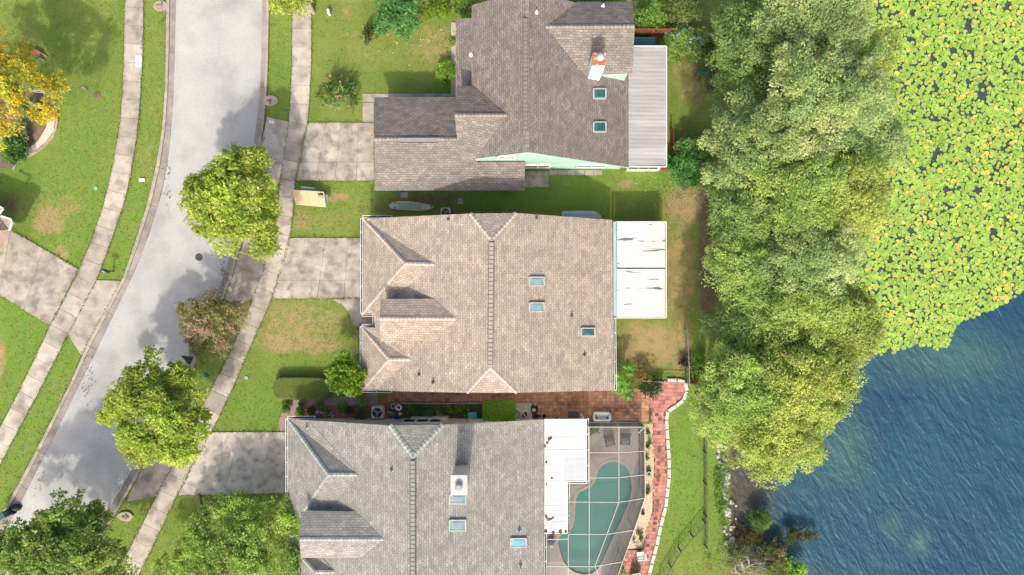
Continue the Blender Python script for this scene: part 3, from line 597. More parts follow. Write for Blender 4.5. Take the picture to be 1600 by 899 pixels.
    for k, (ya, yb) in enumerate(((348, 418.5), (420.5, 496))):
        g = MB(); n = 6
        for i in range(n):
            y0 = ya+(yb-ya)*i/n; y1 = ya+(yb-ya)*(i+1)/n-.35
            g.prism([tuple(W(964, y0, z)[:2]), tuple(W(1039, y0, z)[:2]), tuple(W(1039, y1, z)[:2]), tuple(W(964, y1, z)[:2])], z-.08, z)
        g.prism([tuple(W(964, ya, z)[:2]), tuple(W(1038.5, ya, z)[:2]), tuple(W(1038.5, yb-.3, z)[:2]), tuple(W(964, yb-.3, z)[:2])], z-.07, z-.012)
        g.build('patio_roof_panel', PM, R)
    g = MB(); g.bar(W(960.5, 346.5, z+.06), W(961, 497, z+.06), .24, .05); g.build('flashing', mat('blue_grey_flashing', (.33, .48, .54), (.26, .40, .46), scale=1.5, rough=.4), R)
    g = MB(); g.bar(W(1040.5, 347, z-.03), W(1040.5, 497, z-.03), .07, .16); g.bar(W(960, 347, z-.03), W(1040.5, 347, z-.03), .06, .14); g.bar(W(960, 497, z-.03), W(1040.5, 497, z-.03), .06, .14); g.build('patio_trim', WHITE, R)
    g = MB(); g.bar(W(964, 419.5, z-.03), W(1040, 419.5, z-.03), .06, .05); g.build('seam_channel', BLACK, R)
    for y in (350, 420, 494):
        g = MB(); p = W(1037, y, z); g.box(p.x, p.y, 1.2, .1, .1, 2.4); g.build('post', WHITE, R)
    g = MB()
    p0 = W(962, 350, z); p1 = W(1038, 494, z); g.prism([(p0.x, p0.y), (p1.x, p0.y), (p1.x, p1.y), (p0.x, p1.y)], 0, .08); g.build('patio_slab', CONC, R)
    return PW, PE
house_mid()

# ---- north house (brown roof, mint walls)
def house_north():
    R = empty('mint_house', W(800, 200), 'tall mint green house with dark brown shingle roof and grey sun room', 'house')
    rS = W(824, 237, 7.2); rN = W(822, -60, 7.2)
    eS = W(982, 261, 2.4); eN = W(984, -30, 2.4)
    PE = plane3(rS, rN, eS); PW = plane3(rS, rN, W(737, 90, 4.6))
    rN = Vector((rS.x, W(0, -45, 7.2).y, rS.z)); eN = Vector((eS.x, rN.y, eS.z)); u = Vector((0, 0, .02))
    wS = onp(753, 249, PW); wc = onp(737, 252, PW); wN = Vector((wc.x, onp(737, 8, PW).y, wc.z)); ridN = Vector((rS.x, wN.y, rS.z))
    eN2 = Vector((eS.x, wN.y, eS.z)); wc2 = Vector((wc.x, rS.y, wc.z))
    roofmesh('roof', [[rS, ridN, wN, wc2], [rS, eS, eN2, ridN]], BRN, R)
    # west gable
    gR = onp(793, 180, PW); gr = W(710.5, 180, gR.z); gn = onp(740, 135, PW); gs_ = onp(741, 250, PW)
    roofmesh('west_gable_roof', [[W(714, 134, 4.7), gn+u, gR+u, gr], [gr, gR+u, gs_+u, W(721, 252, 4.3), W(714, 216, 5.2)]], BRN, R)
    wallprism(R, [(W(718, 0, 4.5).x, W(0, 138, 4.5).y), (W(745, 0, 4.5).x, W(0, 138, 4.5).y), (W(745, 0, 4.5).x, W(0, 245, 4.5).y), (W(722, 0, 4.5).x, W(0, 245, 4.5).y)], 4.4, MINT, 'west_wall')
    # porch roof, low on the west side
    a = W(712, 30, 2.8); b = W(712, 152, 2.8); c = W(740, 152, 3.35); d = W(740, 28, 3.35)
    roofmesh('porch_roof', [[a, b, c, d]], BRN, R, thick=.14)
    # garage
    E = 2.6; q = [W(585, 152, E), W(712, 152, E), W(714, 217, 4.4), W(585, 217, 4.4)]
    roofmesh('garage_roof', [q, [W(585, 217, 4.4), W(714, 217, 4.4), W(745, 217, 4.4), W(745, 253, 3.55), W(820, 253, 3.55), W(820, 298, E), W(585, 298, E)]], BRN, R)
    gx0 = W(588, 0, E).x+.3; gx1 = W(817, 0, E).x-.3; gy1 = W(0, 152, E).y-.4; gy0 = W(0, 298, E).y+.35
    wallprism(R, [(gx0, gy0), (gx1, gy0), (gx1, gy0+1.7), (W(735, 0, 0).x, gy1), (gx0, gy1)], 2.5, MINT, 'garage_wall')
    g = MB(); yc = W(0, 217, 4.4).y; g.poly([(gx0-.005, gy0, 2.5), (gx0-.005, gy1, 2.5), (gx0-.005, yc, 4.15)]); g.poly([(gx0+.1, gy0, 2.5), (gx0+.1, gy1, 2.5), (gx0+.1, yc, 4.15)]); g.build('garage_gable', MINT, R)
    g = MB()
    for k in range(4): g.box(gx0-.04, gy1-3.3, .3+k*.56, .06, 4.6, .53)
    g.build('garage_door', WHITE, R)
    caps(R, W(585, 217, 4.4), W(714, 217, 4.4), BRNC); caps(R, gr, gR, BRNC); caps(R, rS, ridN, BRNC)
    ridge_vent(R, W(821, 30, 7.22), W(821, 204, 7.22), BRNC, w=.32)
    ga = W(626, 219, 4.4); gb = W(685, 219, 4.4); g = MB(); g.bar(ga, gb, .30, .10); g.bar(ga+Vector((0, -.17, 0)), gb+Vector((0, -.17, 0)), .03, .10, m=1); g.bar(ga+Vector((0, .17, 0)), gb+Vector((0, .17, 0)), .03, .10, m=1); g.build('ridge_vent', [BRNC, DARKIN], R)
    # north-east wing
    wr = onp(852, 42, PE); we = W(992, 41, wr.z); n0 = onp(902, 3, PE); n1 = W(988, 3, 5.0); s0 = onp(914, 118, PE); s1 = W(988, 115, 4.75)
    roofmesh('wing_roof', [[wr+u, n0+u, n1, we], [wr+u, we, s1, s0+u]], BRN, R)
    caps(R, wr, we, BRNC)
    wy = s1.y+.12
    g = MB(); g.prism([(s0.x-.2, wy), (s1.x-.25, wy), (s1.x-.25, W(0, 6, 5).y), (s0.x-.2, W(0, 6, 5).y)], 2.0, 4.55); g.build('wing_wall', MINT, R)
    g = MB(); xx = s1.x-.24; g.poly([(xx, wy, 4.5), (xx, W(0, 6, 5).y, 4.5), (xx, we.y, wr.z-.2)]); g.build('wing_gable', MINT, R)
    # body walls
    yS = rS.y+.06; bx0 = wc.x+.25; bx1 = eS.x-.3; yN = wN.y-.4
    wallprism(R, [(bx0, yS), (bx1, yS), (bx1, yN), (bx0, yN)], 2.2, MINT)
    def hz(x): return (7.2-(x-rS.x)*(7.2-2.4)/(eS.x-rS.x)) if x > rS.x else (7.2-(rS.x-x)*(7.2-wc.z)/(rS.x-wc.x))
    prof = [(bx0, 0.0), (bx1, 0.0), (bx1, hz(bx1)-.14), (rS.x, 7.06), (bx0, hz(bx0)-.14)]
    gw = gable(R, prof, yS-.005, .2, MINT)
    gable(R, prof, yN+.005, .2, MINT)
    g = MB()
    for i in range(8): g.box((bx0+bx1)/2+2, yS-.02, .35+i*.28, bx1-bx0-4.5, .03, .03)
    g.build('siding_lap', MINT, R, kind='stuff')
    def window(px, wd, z, hh, n=2):
        x = W(px, 0, z).x; f = MB()
        for s in (-1, 1): f.box(x+s*wd/2, yS-.06, z, .08, .12, hh)
        for s in (-1, 1): f.box(x, yS-.06, z+s*hh/2, wd+.1, .12, .08)
        f.box(x, yS-.07, z, .07, .13, hh)
        fr = f.build('window', WHITE, R)
        for s in (-1, 1):
            q = MB(); q.box(x+s*wd/4, yS-.045, z, wd/2-.1, .03, hh-.08); q.build('pane', GLASSD, fr)
    window(840, 1.9, 1.5, 1.1); window(923, 2.2, 1.6, 1.0); window(790, 1.3, 5.0, .9)
    # white rake trim
    g = MB(); g.bar(rS+Vector((0, -.05, -.08)), eS+Vector((0, -.05, -.08)), .05, .16); g.bar(rS+Vector((0, -.05, -.08)), wS+Vector((0, -.05, -.08)), .05, .16); g.build('rake_trim', MINT, R)
    skylight(R, 936, 147, 19, 15, PE, GLASS_T); skylight(R, 936, 199, 19, 15, PE, GLASS_T)
    # chimney
    zt = 7.4; p0 = W(926, 102, zt); p1 = W(946, 84, zt)
    g = MB(); g.prism([(p0.x, p0.y), (p1.x, p0.y), (p1.x, p1.y), (p0.x, p1.y)], 3.0, zt); ch = g.build('chimney', mat('white_mint_panel', (.72, .80, .75), (.66, .75, .70), scale=2), R)
    g = MB(); g.prism([(p0.x-.03, p0.y-.03), (p1.x+.03, p0.y-.03), (p1.x+.03, p1.y+.03), (p0.x-.03, p1.y+.03)], zt, zt+.06); g.build('chimney_cap', mat('rusty_cap', (.42, .15, .06), (.30, .12, .06), scale=4, rough=.9, stain=(.55, .42, .34), sscale=3), ch)
    cx, cy = (p0.x+p1.x)/2+.05, (p0.y+p1.y)/2+.05
    g = MB(); g.lathe(cx, cy, [(.16, zt+.06), (.16, zt+.3), (.27, zt+.3), (.27, zt+.38), (.2, zt+.46), (.19, zt+.55), (.05, zt+.6)], 14); g.build('chimney_flue', mat('galvanised_metal', (.6, .6, .6), (.5, .5, .5), metal=.4, rough=.4), ch)
    for x, y in ((736, 86), (734, 143)): vent_pipe(R, x, y, PW, WHITE)
    vent_pipe(R, 838, 20, PE, WHITE); vent_pipe(R, 942, 10, plane3(n0, n1, wr), WHITE)
    # sun room with grey corrugated cover
    z = 2.3; SM = mat('grey_corrugated_cover', (.39, .375, .375), (.29, .28, .28), scale=.9, rough=.4, spec=.5, stain=(.46, .46, .46), sscale=.35, sth=(.5, .68), stretch=(.3, 2.4, 1), fine=.06, fscale=10)
    x0 = W(981, 0, z).x; x1 = W(1041, 0, z).x; ya = W(0, 73, z).y; yb = W(0, 260, z).y; n = 30
    for i in range(n):
        g = MB(); y0 = ya+(yb-ya)*i/n; y1 = ya+(yb-ya)*(i+1)/n
        g.poly([(x0, y0, z-.02), (x1, y0, z-.10), (x1, (y0+y1)/2, z-.09), (x0, (y0+y1)/2, z-.01)]); g.poly([(x0, (y0+y1)/2, z-.01), (x1, (y0+y1)/2, z-.09), (x1, y1, z-.10), (x0, y1, z-.02)])
        g.build('roof_sheet', SM, R)
    g = MB(); zz = z-.07; g.bar((x1+.03, ya+.03, zz), (x1+.03, yb-.03, zz), .07, .12); g.bar((x0, ya+.04, zz+.03), (x1, ya+.04, zz+.03), .06, .12); g.bar((x0, yb-.04, zz+.03), (x1, yb-.04, zz+.03), .06, .12); g.build('sun_room_trim', WHITE, R)
    g = MB(); g.prism([(x0+.2, ya-.2), (x1-.15, ya-.2), (x1-.15, yb+.0), (x0+.2, yb+.0)], 0, .9); g.build('sun_room_base', WHITE, R)
    for i in range(3):
        g = MB(); xa = x0+.3+(x1-x0-.6)*i/3; xb = x0+.3+(x1-x0-.6)*(i+1)/3-.1; g.box((xa+xb)/2, yb+.03, 1.5, xb-xa, .04, 1.15); g.build('sun_room_window', GLASSD, R)
    g = MB(); g.prism(wpoly([(705, 36), (735, 36), (735, 150), (705, 150)]), 0, .1); g.build('porch_floor', CONC, R)
    return R
house_north()

# ---- south house (grey roof)
def house_south():
    R = empty('grey_roof_house', W(650, 800), 'house with grey green shingle roof and pool cage beside it', 'house')
    E = 2.7; rr = W(645, 713, 6.5); yB = -36.0; u = Vector((0, 0, .02))
    eW = W(450, 655, E); eE = W(850, 656, E)
    PW = plane3(eW, (eW.x, yB, E), rr); PE = plane3(eE, (eE.x, yB, E), rr)
    nw = onp(609, 665, PW); ne = onp(692, 664, PE); rB = Vector((rr.x, yB, rr.z)); V1 = onp(482, 657, PW)
    roofmesh('roof', [[V1, nw, rr, rB, (V1.x, yB, V1.z)], [ne, eE, (eE.x, yB, E), rB, rr], [nw, ne, rr]], GRY, R)
    G1 = W(513, 742, 4.95); G2 = onp(559, 742, PW); B = W(450, 835, E)
    V2 = onp(482, 835, PW)
    roofmesh('garage_roof', [[eW, V1+u, G2+u, G1], [G1, G2+u, V2+u, B], [eW, G1, B]], GRY, R)
    roofmesh('front_roof', [[B+Vector((0, .0, 0)), V2+u, (V2.x, yB, V2.z+.02), (B.x, yB, B.z)]], GRY, R)
    dR = onp(600, 843, PW); dr = W(468, 843, dR.z); dn = onp(556, 799, PW); ds = onp(563, 872, PW)
    roofmesh('dormer_roof', [[W(470, 799, dn.z), dn+u, dR+u, dr], [dr, dR+u, ds+u, W(470, 872, dn.z-.1)]], GRY, R, thick=.12)
    x0 = W(474, 0, 4.8).x; x1 = W(545, 0, 4.8).x; ya = W(0, 803, 4.8).y; yb = W(0, 868, 4.8).y
    wallprism(R, [(x0, yb), (x1, yb), (x1, ya), (x0, ya)], dn.z-.1, CREAM, 'dormer_wall', z0=2.3)
    g = MB(); g.poly([(x0-.005, yb, dn.z-.12), (x0-.005, ya, dn.z-.12), (x0-.005, dr.y, dr.z-.14)]); g.build('dormer_gable', CREAM, R)
    Q1 = W(492, 894, 4.3); Q2 = onp(524, 894, PW); QA = W(450, 848, E); QB = W(450, 945, E)
    roofmesh('bedroom_roof', [[QA, onp(482, 848, PW)+u*2, Q2+u*2, Q1], [Q1, Q2+u*2, onp(482, 945, PW)+u*2, QB], [QA, Q1, QB]], GRY, R)
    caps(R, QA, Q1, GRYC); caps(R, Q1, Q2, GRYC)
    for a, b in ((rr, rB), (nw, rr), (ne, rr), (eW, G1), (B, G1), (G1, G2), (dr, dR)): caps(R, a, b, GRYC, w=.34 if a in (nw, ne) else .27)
    ridge_vent(R, W(645, 720, 6.52), W(645, 905, 6.52), GRYC, w=.34)
    wx0 = eW.x+.45; wx1 = eE.x-.3; wy = eW.y-.45
    wallprism(R, [(wx0, wy), (wx1, wy), (wx1, yB), (wx0, yB)], 2.6, CREAM)
    wl = W(0, 663, 5.85).y-.55
    gable(R, [(wx0+.3, 2.0), (wx1-.3, 2.0), (ne.x+.1, ne.z-.28), (nw.x-.1, nw.z-.28)], wy+.01, -.2, CREAM)
    # north window band with shutters, seen in the gap
    for x in (640, 660, 680):
        f = MB(); c = W(x, 0, 1.6); f.box(c.x, wy+.07, 1.6, .95, .10, 1.1); fr = f.build('window', WHITE, R); q = MB(); q.box(c.x, wy+.13, 1.6, .8, .02, .95); q.build('pane', GLASSD, fr)
    g = MB(); c0 = W(641, 658.5, .9); c1 = W(699, 657.5, .9); g.prism([(c0.x, c0.y+.22), (c1.x, c1.y+.22), (c1.x, wy), (c0.x, wy)], .0, .95); g.build('planter_ledge', WHITE, R)
    zx = E-.02
    gutter(R, [eW[:2], (eW.x, W(0, 835, E).y)], zx, side=-1)
    gutter(R, [(eW.x, eW.y+.04), (W(492, 0, E).x, eW.y+.04)], zx, side=1)
    gutter(R, [(eE.x+.03, W(0, 833, E).y), (eE.x+.03, yB)], zx, side=1)
    skylight(R, 715, 779.5, 25, 14, PE, GLASS_B); skylight(R, 714.5, 820.5, 25, 16, PE, GLASS_B)
    skylight(R, 809.5, 847.5, 24, 13, PE, mat('bright_blue_skylight', (.20, .45, .54), (.16, .39, .48), scale=2, rough=.15, spec=.7), label='brighter blue skylight nearest the patio cover')
    zt = 8.0; p0 = W(706, 771, zt); p1 = W(728.5, 744, zt)
    g = MB(); g.prism([(p0.x, p0.y), (p1.x, p0.y), (p1.x, p1.y), (p0.x, p1.y)], 4.5, zt); PK = mat('pinkish_white_stucco', (.54, .48, .46), (.48, .42, .40), scale=3); ch = g.build('chimney', PK, R)
    g = MB(); g.prism([(p0.x-.08, p0.y-.08), (p1.x+.08, p0.y-.08), (p1.x+.08, p1.y+.08), (p0.x-.08, p1.y+.08)], zt, zt+.1); g.build('chimney_cap', PK, ch)
    g = MB(); cx, cy = (p0.x+p1.x)/2, (p0.y+p1.y)/2-.1; g.lathe(cx, cy, [(.2, zt+.1), (.2, zt+.3), (.26, zt+.3), (.26, zt+.38), (.16, zt+.45)], 14); g.build('chimney_flue', GREYP, ch)
    for x, y in ((612, 735), (480, 668)): vent_pipe(R, x, y, PW, GREYP)
    for x, y in ((721, 676), (811, 829), (813, 884)): vent_pipe(R, x, y, PE, GREYP)
    # white flat patio roof, L-shaped
    z = 2.62; PM = mat('white_flat_roof', (.60, .59, .575), (.54, .535, .52), scale=1.0, rough=.6, stain=(.40, .39, .38), sscale=1.1, sth=(.57, .68), stretch=(.35, 2.2, 1))
    def q(x0, y0, x1, y1): return [tuple(W(x0, y0, z)[:2]), tuple(W(x1, y0, z)[:2]), tuple(W(x1, y1, z)[:2]), tuple(W(x0, y1, z)[:2])]
    for r in ((850.5, 655, 915, 702.5), (850.5, 703, 915, 727), (850.5, 727.5, 915, 751), (850.5, 751.5, 886, 780), (850.5, 780.5, 886, 832)):
        g = MB(); g.prism(q(*r), z-.1, z); g.build('patio_roof_panel', PM, R)
    BP = mat('blue_grey_roof_sheet', (.43, .46, .475), (.37, .40, .415), scale=1.2, rough=.5, stretch=(.3, 2, 1))
    for r in ((881, 717, 898, 750), (898.5, 717, 914, 750), (861, 798, 884, 815), (861, 815.5, 884, 829)): g = MB(); g.prism(q(*r), z-.02, z+.012); g.build('roof_sheet', BP, R)
    SL = mat('sealed_seam', (.42, .41, .40), (.34, .33, .32), scale=3)
    for a, b in (((851, 683), (914, 683)), ((851, 703), (914, 703)), ((851, 727), (880, 727)), ((851, 768), (885, 768)), ((851, 790), (885, 790)), ((882, 655), (882, 716))): g = MB(); g.bar(W(*a, z+.006), W(*b, z+.006), .03, .02); g.build('seam', SL, R)
    g = MB()
    for a, b in (((916, 655), (916, 752)), ((886.5, 752), (916, 752)), ((886.5, 752), (886.5, 833)), ((850.5, 833), (886.5, 833))): g.bar(W(*a, z-.04), W(*b, z-.04), .07, .14)
    g.build('patio_trim', WHITE, R)
    gutter(R, [W2([(916.5, 655)], z)[0], W2([(916.5, 752)], z)[0]], z-.1, side=1); gutter(R, [W2([(887, 753)], z)[0], W2([(887, 833)], z)[0]], z-.1, side=1); gutter(R, [W2([(887, 753)], z)[0], W2([(916.5, 753)], z)[0]], z-.1, side=-1)
    DL = mat('dead_leaf_clump', (.16, .08, .06), (.10, .05, .045), scale=6, rough=1)
    for x, y, r in ((858, 686, 3), (855, 692, 2.5), (861, 684, 2.5), (851, 697, 2.5), (854, 722, 2.2), (862, 747, 2), (854, 757, 1.8), (854, 809, 2.5), (857, 812, 2.5), (861, 811, 2.4), (864, 809, 1.8), (853, 806, 2), (853, 830, 3), (864, 832, 3), (876, 831, 3), (884, 831, 2.5)):
        g = MB(); c = W(x, y, z); pts = [(c.x+r/20*math.cos(a)*random.uniform(.6, 1.2), c.y+r/20*math.sin(a)*random.uniform(.6, 1.2)) for a in np.linspace(0, 5.6, 8)]; g.prism(pts, z, z+.03); g.build('leaf_litter', DL, R, kind='stuff')
    g = MB()
    for x, y in ((913, 657), (913, 748), (884, 829)): c = W(x, y, z); g.box(c.x, c.y, 1.26, .09, .09, 2.5)
    g.build('post', WHITE, R)
house_south()

# ---- corner of the house on the left border
R = empty('white_gutter_house', W(-30, 340), 'corner of a house with white gutter on the left border', 'house')
E = 2.7; BRK = shingle('pink_tan_shingles', (.50, .36, .28), (.42, .30, .24), (.28, .2, .16))
p = [W(-200, 262, E), W(-4, 336, E), W(17, 345, E), W(15, 359, E), W(-6, 400, E), W(-200, 420, E)]
roofmesh('roof', [[p[0], p[1], W(-14, 362, 3.6), p[5]], [p[1], p[2], p[3], W(-14, 362, 3.6)], [p[3], p[4], W(-14, 362, 3.6)], [p[4], p[5], W(-14, 362, 3.6)]], BRK, R)
wallprism(R, wpoly([(-200, 275), (-8, 350), (-3, 366), (-8, 405), (-200, 405)]), 2.5, CREAM)
g = MB()
for a, b in ((W(2, 338, E), W(17, 343, E)), (W(17, 343, E), W(19, 348, E)), (W(19, 348, E), W(15, 361, E)), (W(-8, 343, E), W(5, 326, E)), (W(19, 348, E), W(24, 350, 1.5)), (W(5, 326, E), W(-15, 317, E))): g.bar(a, b, .13, .12)
g.build('gutter', WHITE, R)

# ------------------------------------------------------------------ pavers, beds, pool
def tiles(name, poly, z, tw, th, m, parent, rot=0, dark=.12, off=.5):
    P = wpoly(poly); xs = [p[0] for p in P]; ys = [p[1] for p in P]; g = MB(); c, s = math.cos(rot), math.sin(rot)
    cx, cy = np.mean(xs), np.mean(ys); R = max(max(xs)-min(xs), max(ys)-min(ys))/2+1; ny = int(2*R/th); nx = int(2*R/tw)
    for j in range(ny):
        for i in range(nx):
            x = -R+i*tw+(off*tw if j % 2 else 0); y = -R+j*th; X = cx+(x+tw/2)*c-(y+th/2)*s; Y = cy+(x+tw/2)*s+(y+th/2)*c
            if not inside(P, np.array([X]), np.array([Y]))[0]: continue
            k = random.uniform(.8, 1.2) if random.random() > dark else random.uniform(.5, .75)
            g.box(X, Y, z+random.uniform(-.004, .004), tw-.014, th-.014, .06, rz=rot, c=(k, k*random.uniform(.93, 1.05), k*random.uniform(.9, 1.05)))
    o = g.build(name, m, parent, kind='stuff'); return o
g = MB(); g.prism(wpoly([(608, 612), (1040, 612), (1040, 640), (1016, 660), (608, 660)]), 0, .02)
T = g.build('brick_walkway', JOINT, None, kind='structure', label='terracotta paver walkway between the two lower houses')
tiles('paver', [(608, 606), (835, 606), (860, 606), (1016, 606), (1016, 660), (850, 662), (838, 640), (835, 630), (608, 630)], .035, .30, .26, TERRA, T, off=0, dark=.05)
g = MB(); P1 = [(1000, 596), (1038, 594), (1070, 595), (1070, 618), (1062, 630), (1045, 638), (1038, 645), (1040, 700), (1042, 770), (1036, 800), (1027, 850), (1014, 900), (1000, 940), (960, 940), (980, 858), (1003, 858), (1019, 800), (1022, 730), (1020, 665), (1016, 640)]
tris = tessellate_polygon([[Vector((*q, .016)) for q in wpoly(P1)]])
me = bpy.data.meshes.new('garden_path'); me.from_pydata([(*q, .016) for q in wpoly(P1)], [], [tuple(t) for t in tris]); me.materials.append(JOINT); T = link('garden_path', me); tag(T, label='pink red paver garden path beside the pool cage', kind='structure')
tiles('paver', P1, .03, .22, .30, PINKP, T, off=.5, dark=.1)
DPV = mat('dark_paver', (.17, .095, .08), (.13, .075, .065), scale=4, rnd=.2, rough=.95)
for x, y in ((1026, 648), (1031, 655), (1029, 677), (1030, 700), (1030, 705), (1029, 724), (1028, 745), (1028, 750), (1026, 757), (1027, 783), (1027, 789), (1026, 797), (1024, 810), (1023, 818), (1022, 828), (1012, 852), (1010, 870)):
    c = W(x, y); g = MB(); g.box(c.x, c.y, .045, .28, .24, .07); g.build('dark_brick', DPV, T, origin=c)
# white edging blocks
EDGE = [(1042, 594), (1070, 594), (1073, 608), (1070, 622), (1061, 632), (1048, 638), (1040, 645), (1041, 660), (1043, 690), (1045, 720), (1045, 745), (1042, 770), (1040, 790), (1032, 820), (1026, 850), (1018, 880), (1012, 905), (1006, 940)]
pp = resample(EDGE, .75)
ER = empty('path_edging', (*pp[0], 0), 'row of white stone blocks edging the pink garden path', 'edging')
for i in range(len(pp)-1):
    a, b = pp[i], pp[i+1]; d = (b-a).normalized(); g = MB(); c = (a+b)/2; L = (b-a).length
    g.box(c.x, c.y, .09, L-.03, .27, .18, rz=math.atan2(d.y, d.x)+random.uniform(-.02, .02), taper=.93); g.build('edging_block', SHELLR, ER, origin=(c.x, c.y, 0))
def sheet(name, pts, z, m, label, kind='structure'):
    w = [Vector((*q, z)) for q in wpoly(pts)]; me = bpy.data.meshes.new(name); me.from_pydata([tuple(v) for v in w], [], [tuple(t) for t in tessellate_polygon([w])]); me.materials.append(m); o = link(name, me); tag(o, label=label, kind=kind); return o
sheet('mulch_bed', BEDN, .010, MULCH, 'red mulch bed north of the grey roofed house')
sheet('mulch_strip', [(452, 626), (520, 622), (590, 614), (590, 632), (470, 634), (450, 680), (437, 676), (436, 655)], .014, mat('purple_grey_mulch', (.34, .24, .22), (.25, .18, .165), scale=6, fine=.3, rough=1), 'purple grey mulch strip beside the long hedge')
sheet('gravel_bed', [(1003, 664), (1020, 662), (1022, 730), (1019, 800), (1004, 856), (978, 858), (1008, 780)], .018, GRAVEL, 'tan gravel bed along the pool cage')
sheet('gravel_patch', [(837, 652), (882, 656), (882, 664), (842, 664)], .022, SHELLR, 'pale gravel patch beside the patio roof')
sheet('planting_bed', [(-80, 120), (60, 140), (78, 152), (88, 170), (91, 188), (87, 208), (76, 224), (60, 237), (38, 247), (22, 262), (-80, 270)], .012, SOILM, 'brown mulch planting bed at the left')
sheet('white_gravel_band', [(68, 146), (80, 160), (87, 180), (84, 205), (72, 222), (55, 236), (38, 245), (40, 236), (60, 220), (72, 200), (76, 180), (70, 160)], .018, SHELLR, 'curved band of white gravel in the planting bed')
EB = [(62, 140), (78, 150), (87, 165), (91, 182), (90, 198), (85, 211), (75, 224), (62, 235), (48, 243), (34, 248), (26, 256), (22, 266)]
pp = resample(EB, .6); ER = empty('bed_curbing', (*pp[0], 0), 'curved pinkish concrete curbing round the left planting bed', 'edging'); CBM = mat('pink_curbing', (.42, .32, .25), (.33, .25, .20), scale=4, rnd=.12)
for i in range(len(pp)-1):
    a, b = pp[i], pp[i+1]; d = (b-a).normalized(); g = MB(); c = (a+b)/2; g.box(c.x, c.y, .07, (b-a).length, .16, .14, rz=math.atan2(d.y, d.x), taper=.95); g.build('edging_block', CBM, ER, origin=(c.x, c.y, 0))
g = MB(); pp = resample([(608, 630), (700, 630.5), (838, 629), (838, 645)], .9)
ER = empty('walkway_curb', (*pp[0], 0), 'thin pale concrete kerb dividing walkway and mulch bed', 'edging')
for i in range(len(pp)-1):
    a, b = pp[i], pp[i+1]; d = (b-a).normalized(); g = MB(); c = (a+b)/2; g.box(c.x, c.y, .05, (b-a).length-.02, .10, .10, rz=math.atan2(d.y, d.x)); g.build('edging_block', CURB, ER, origin=(c.x, c.y, 0))

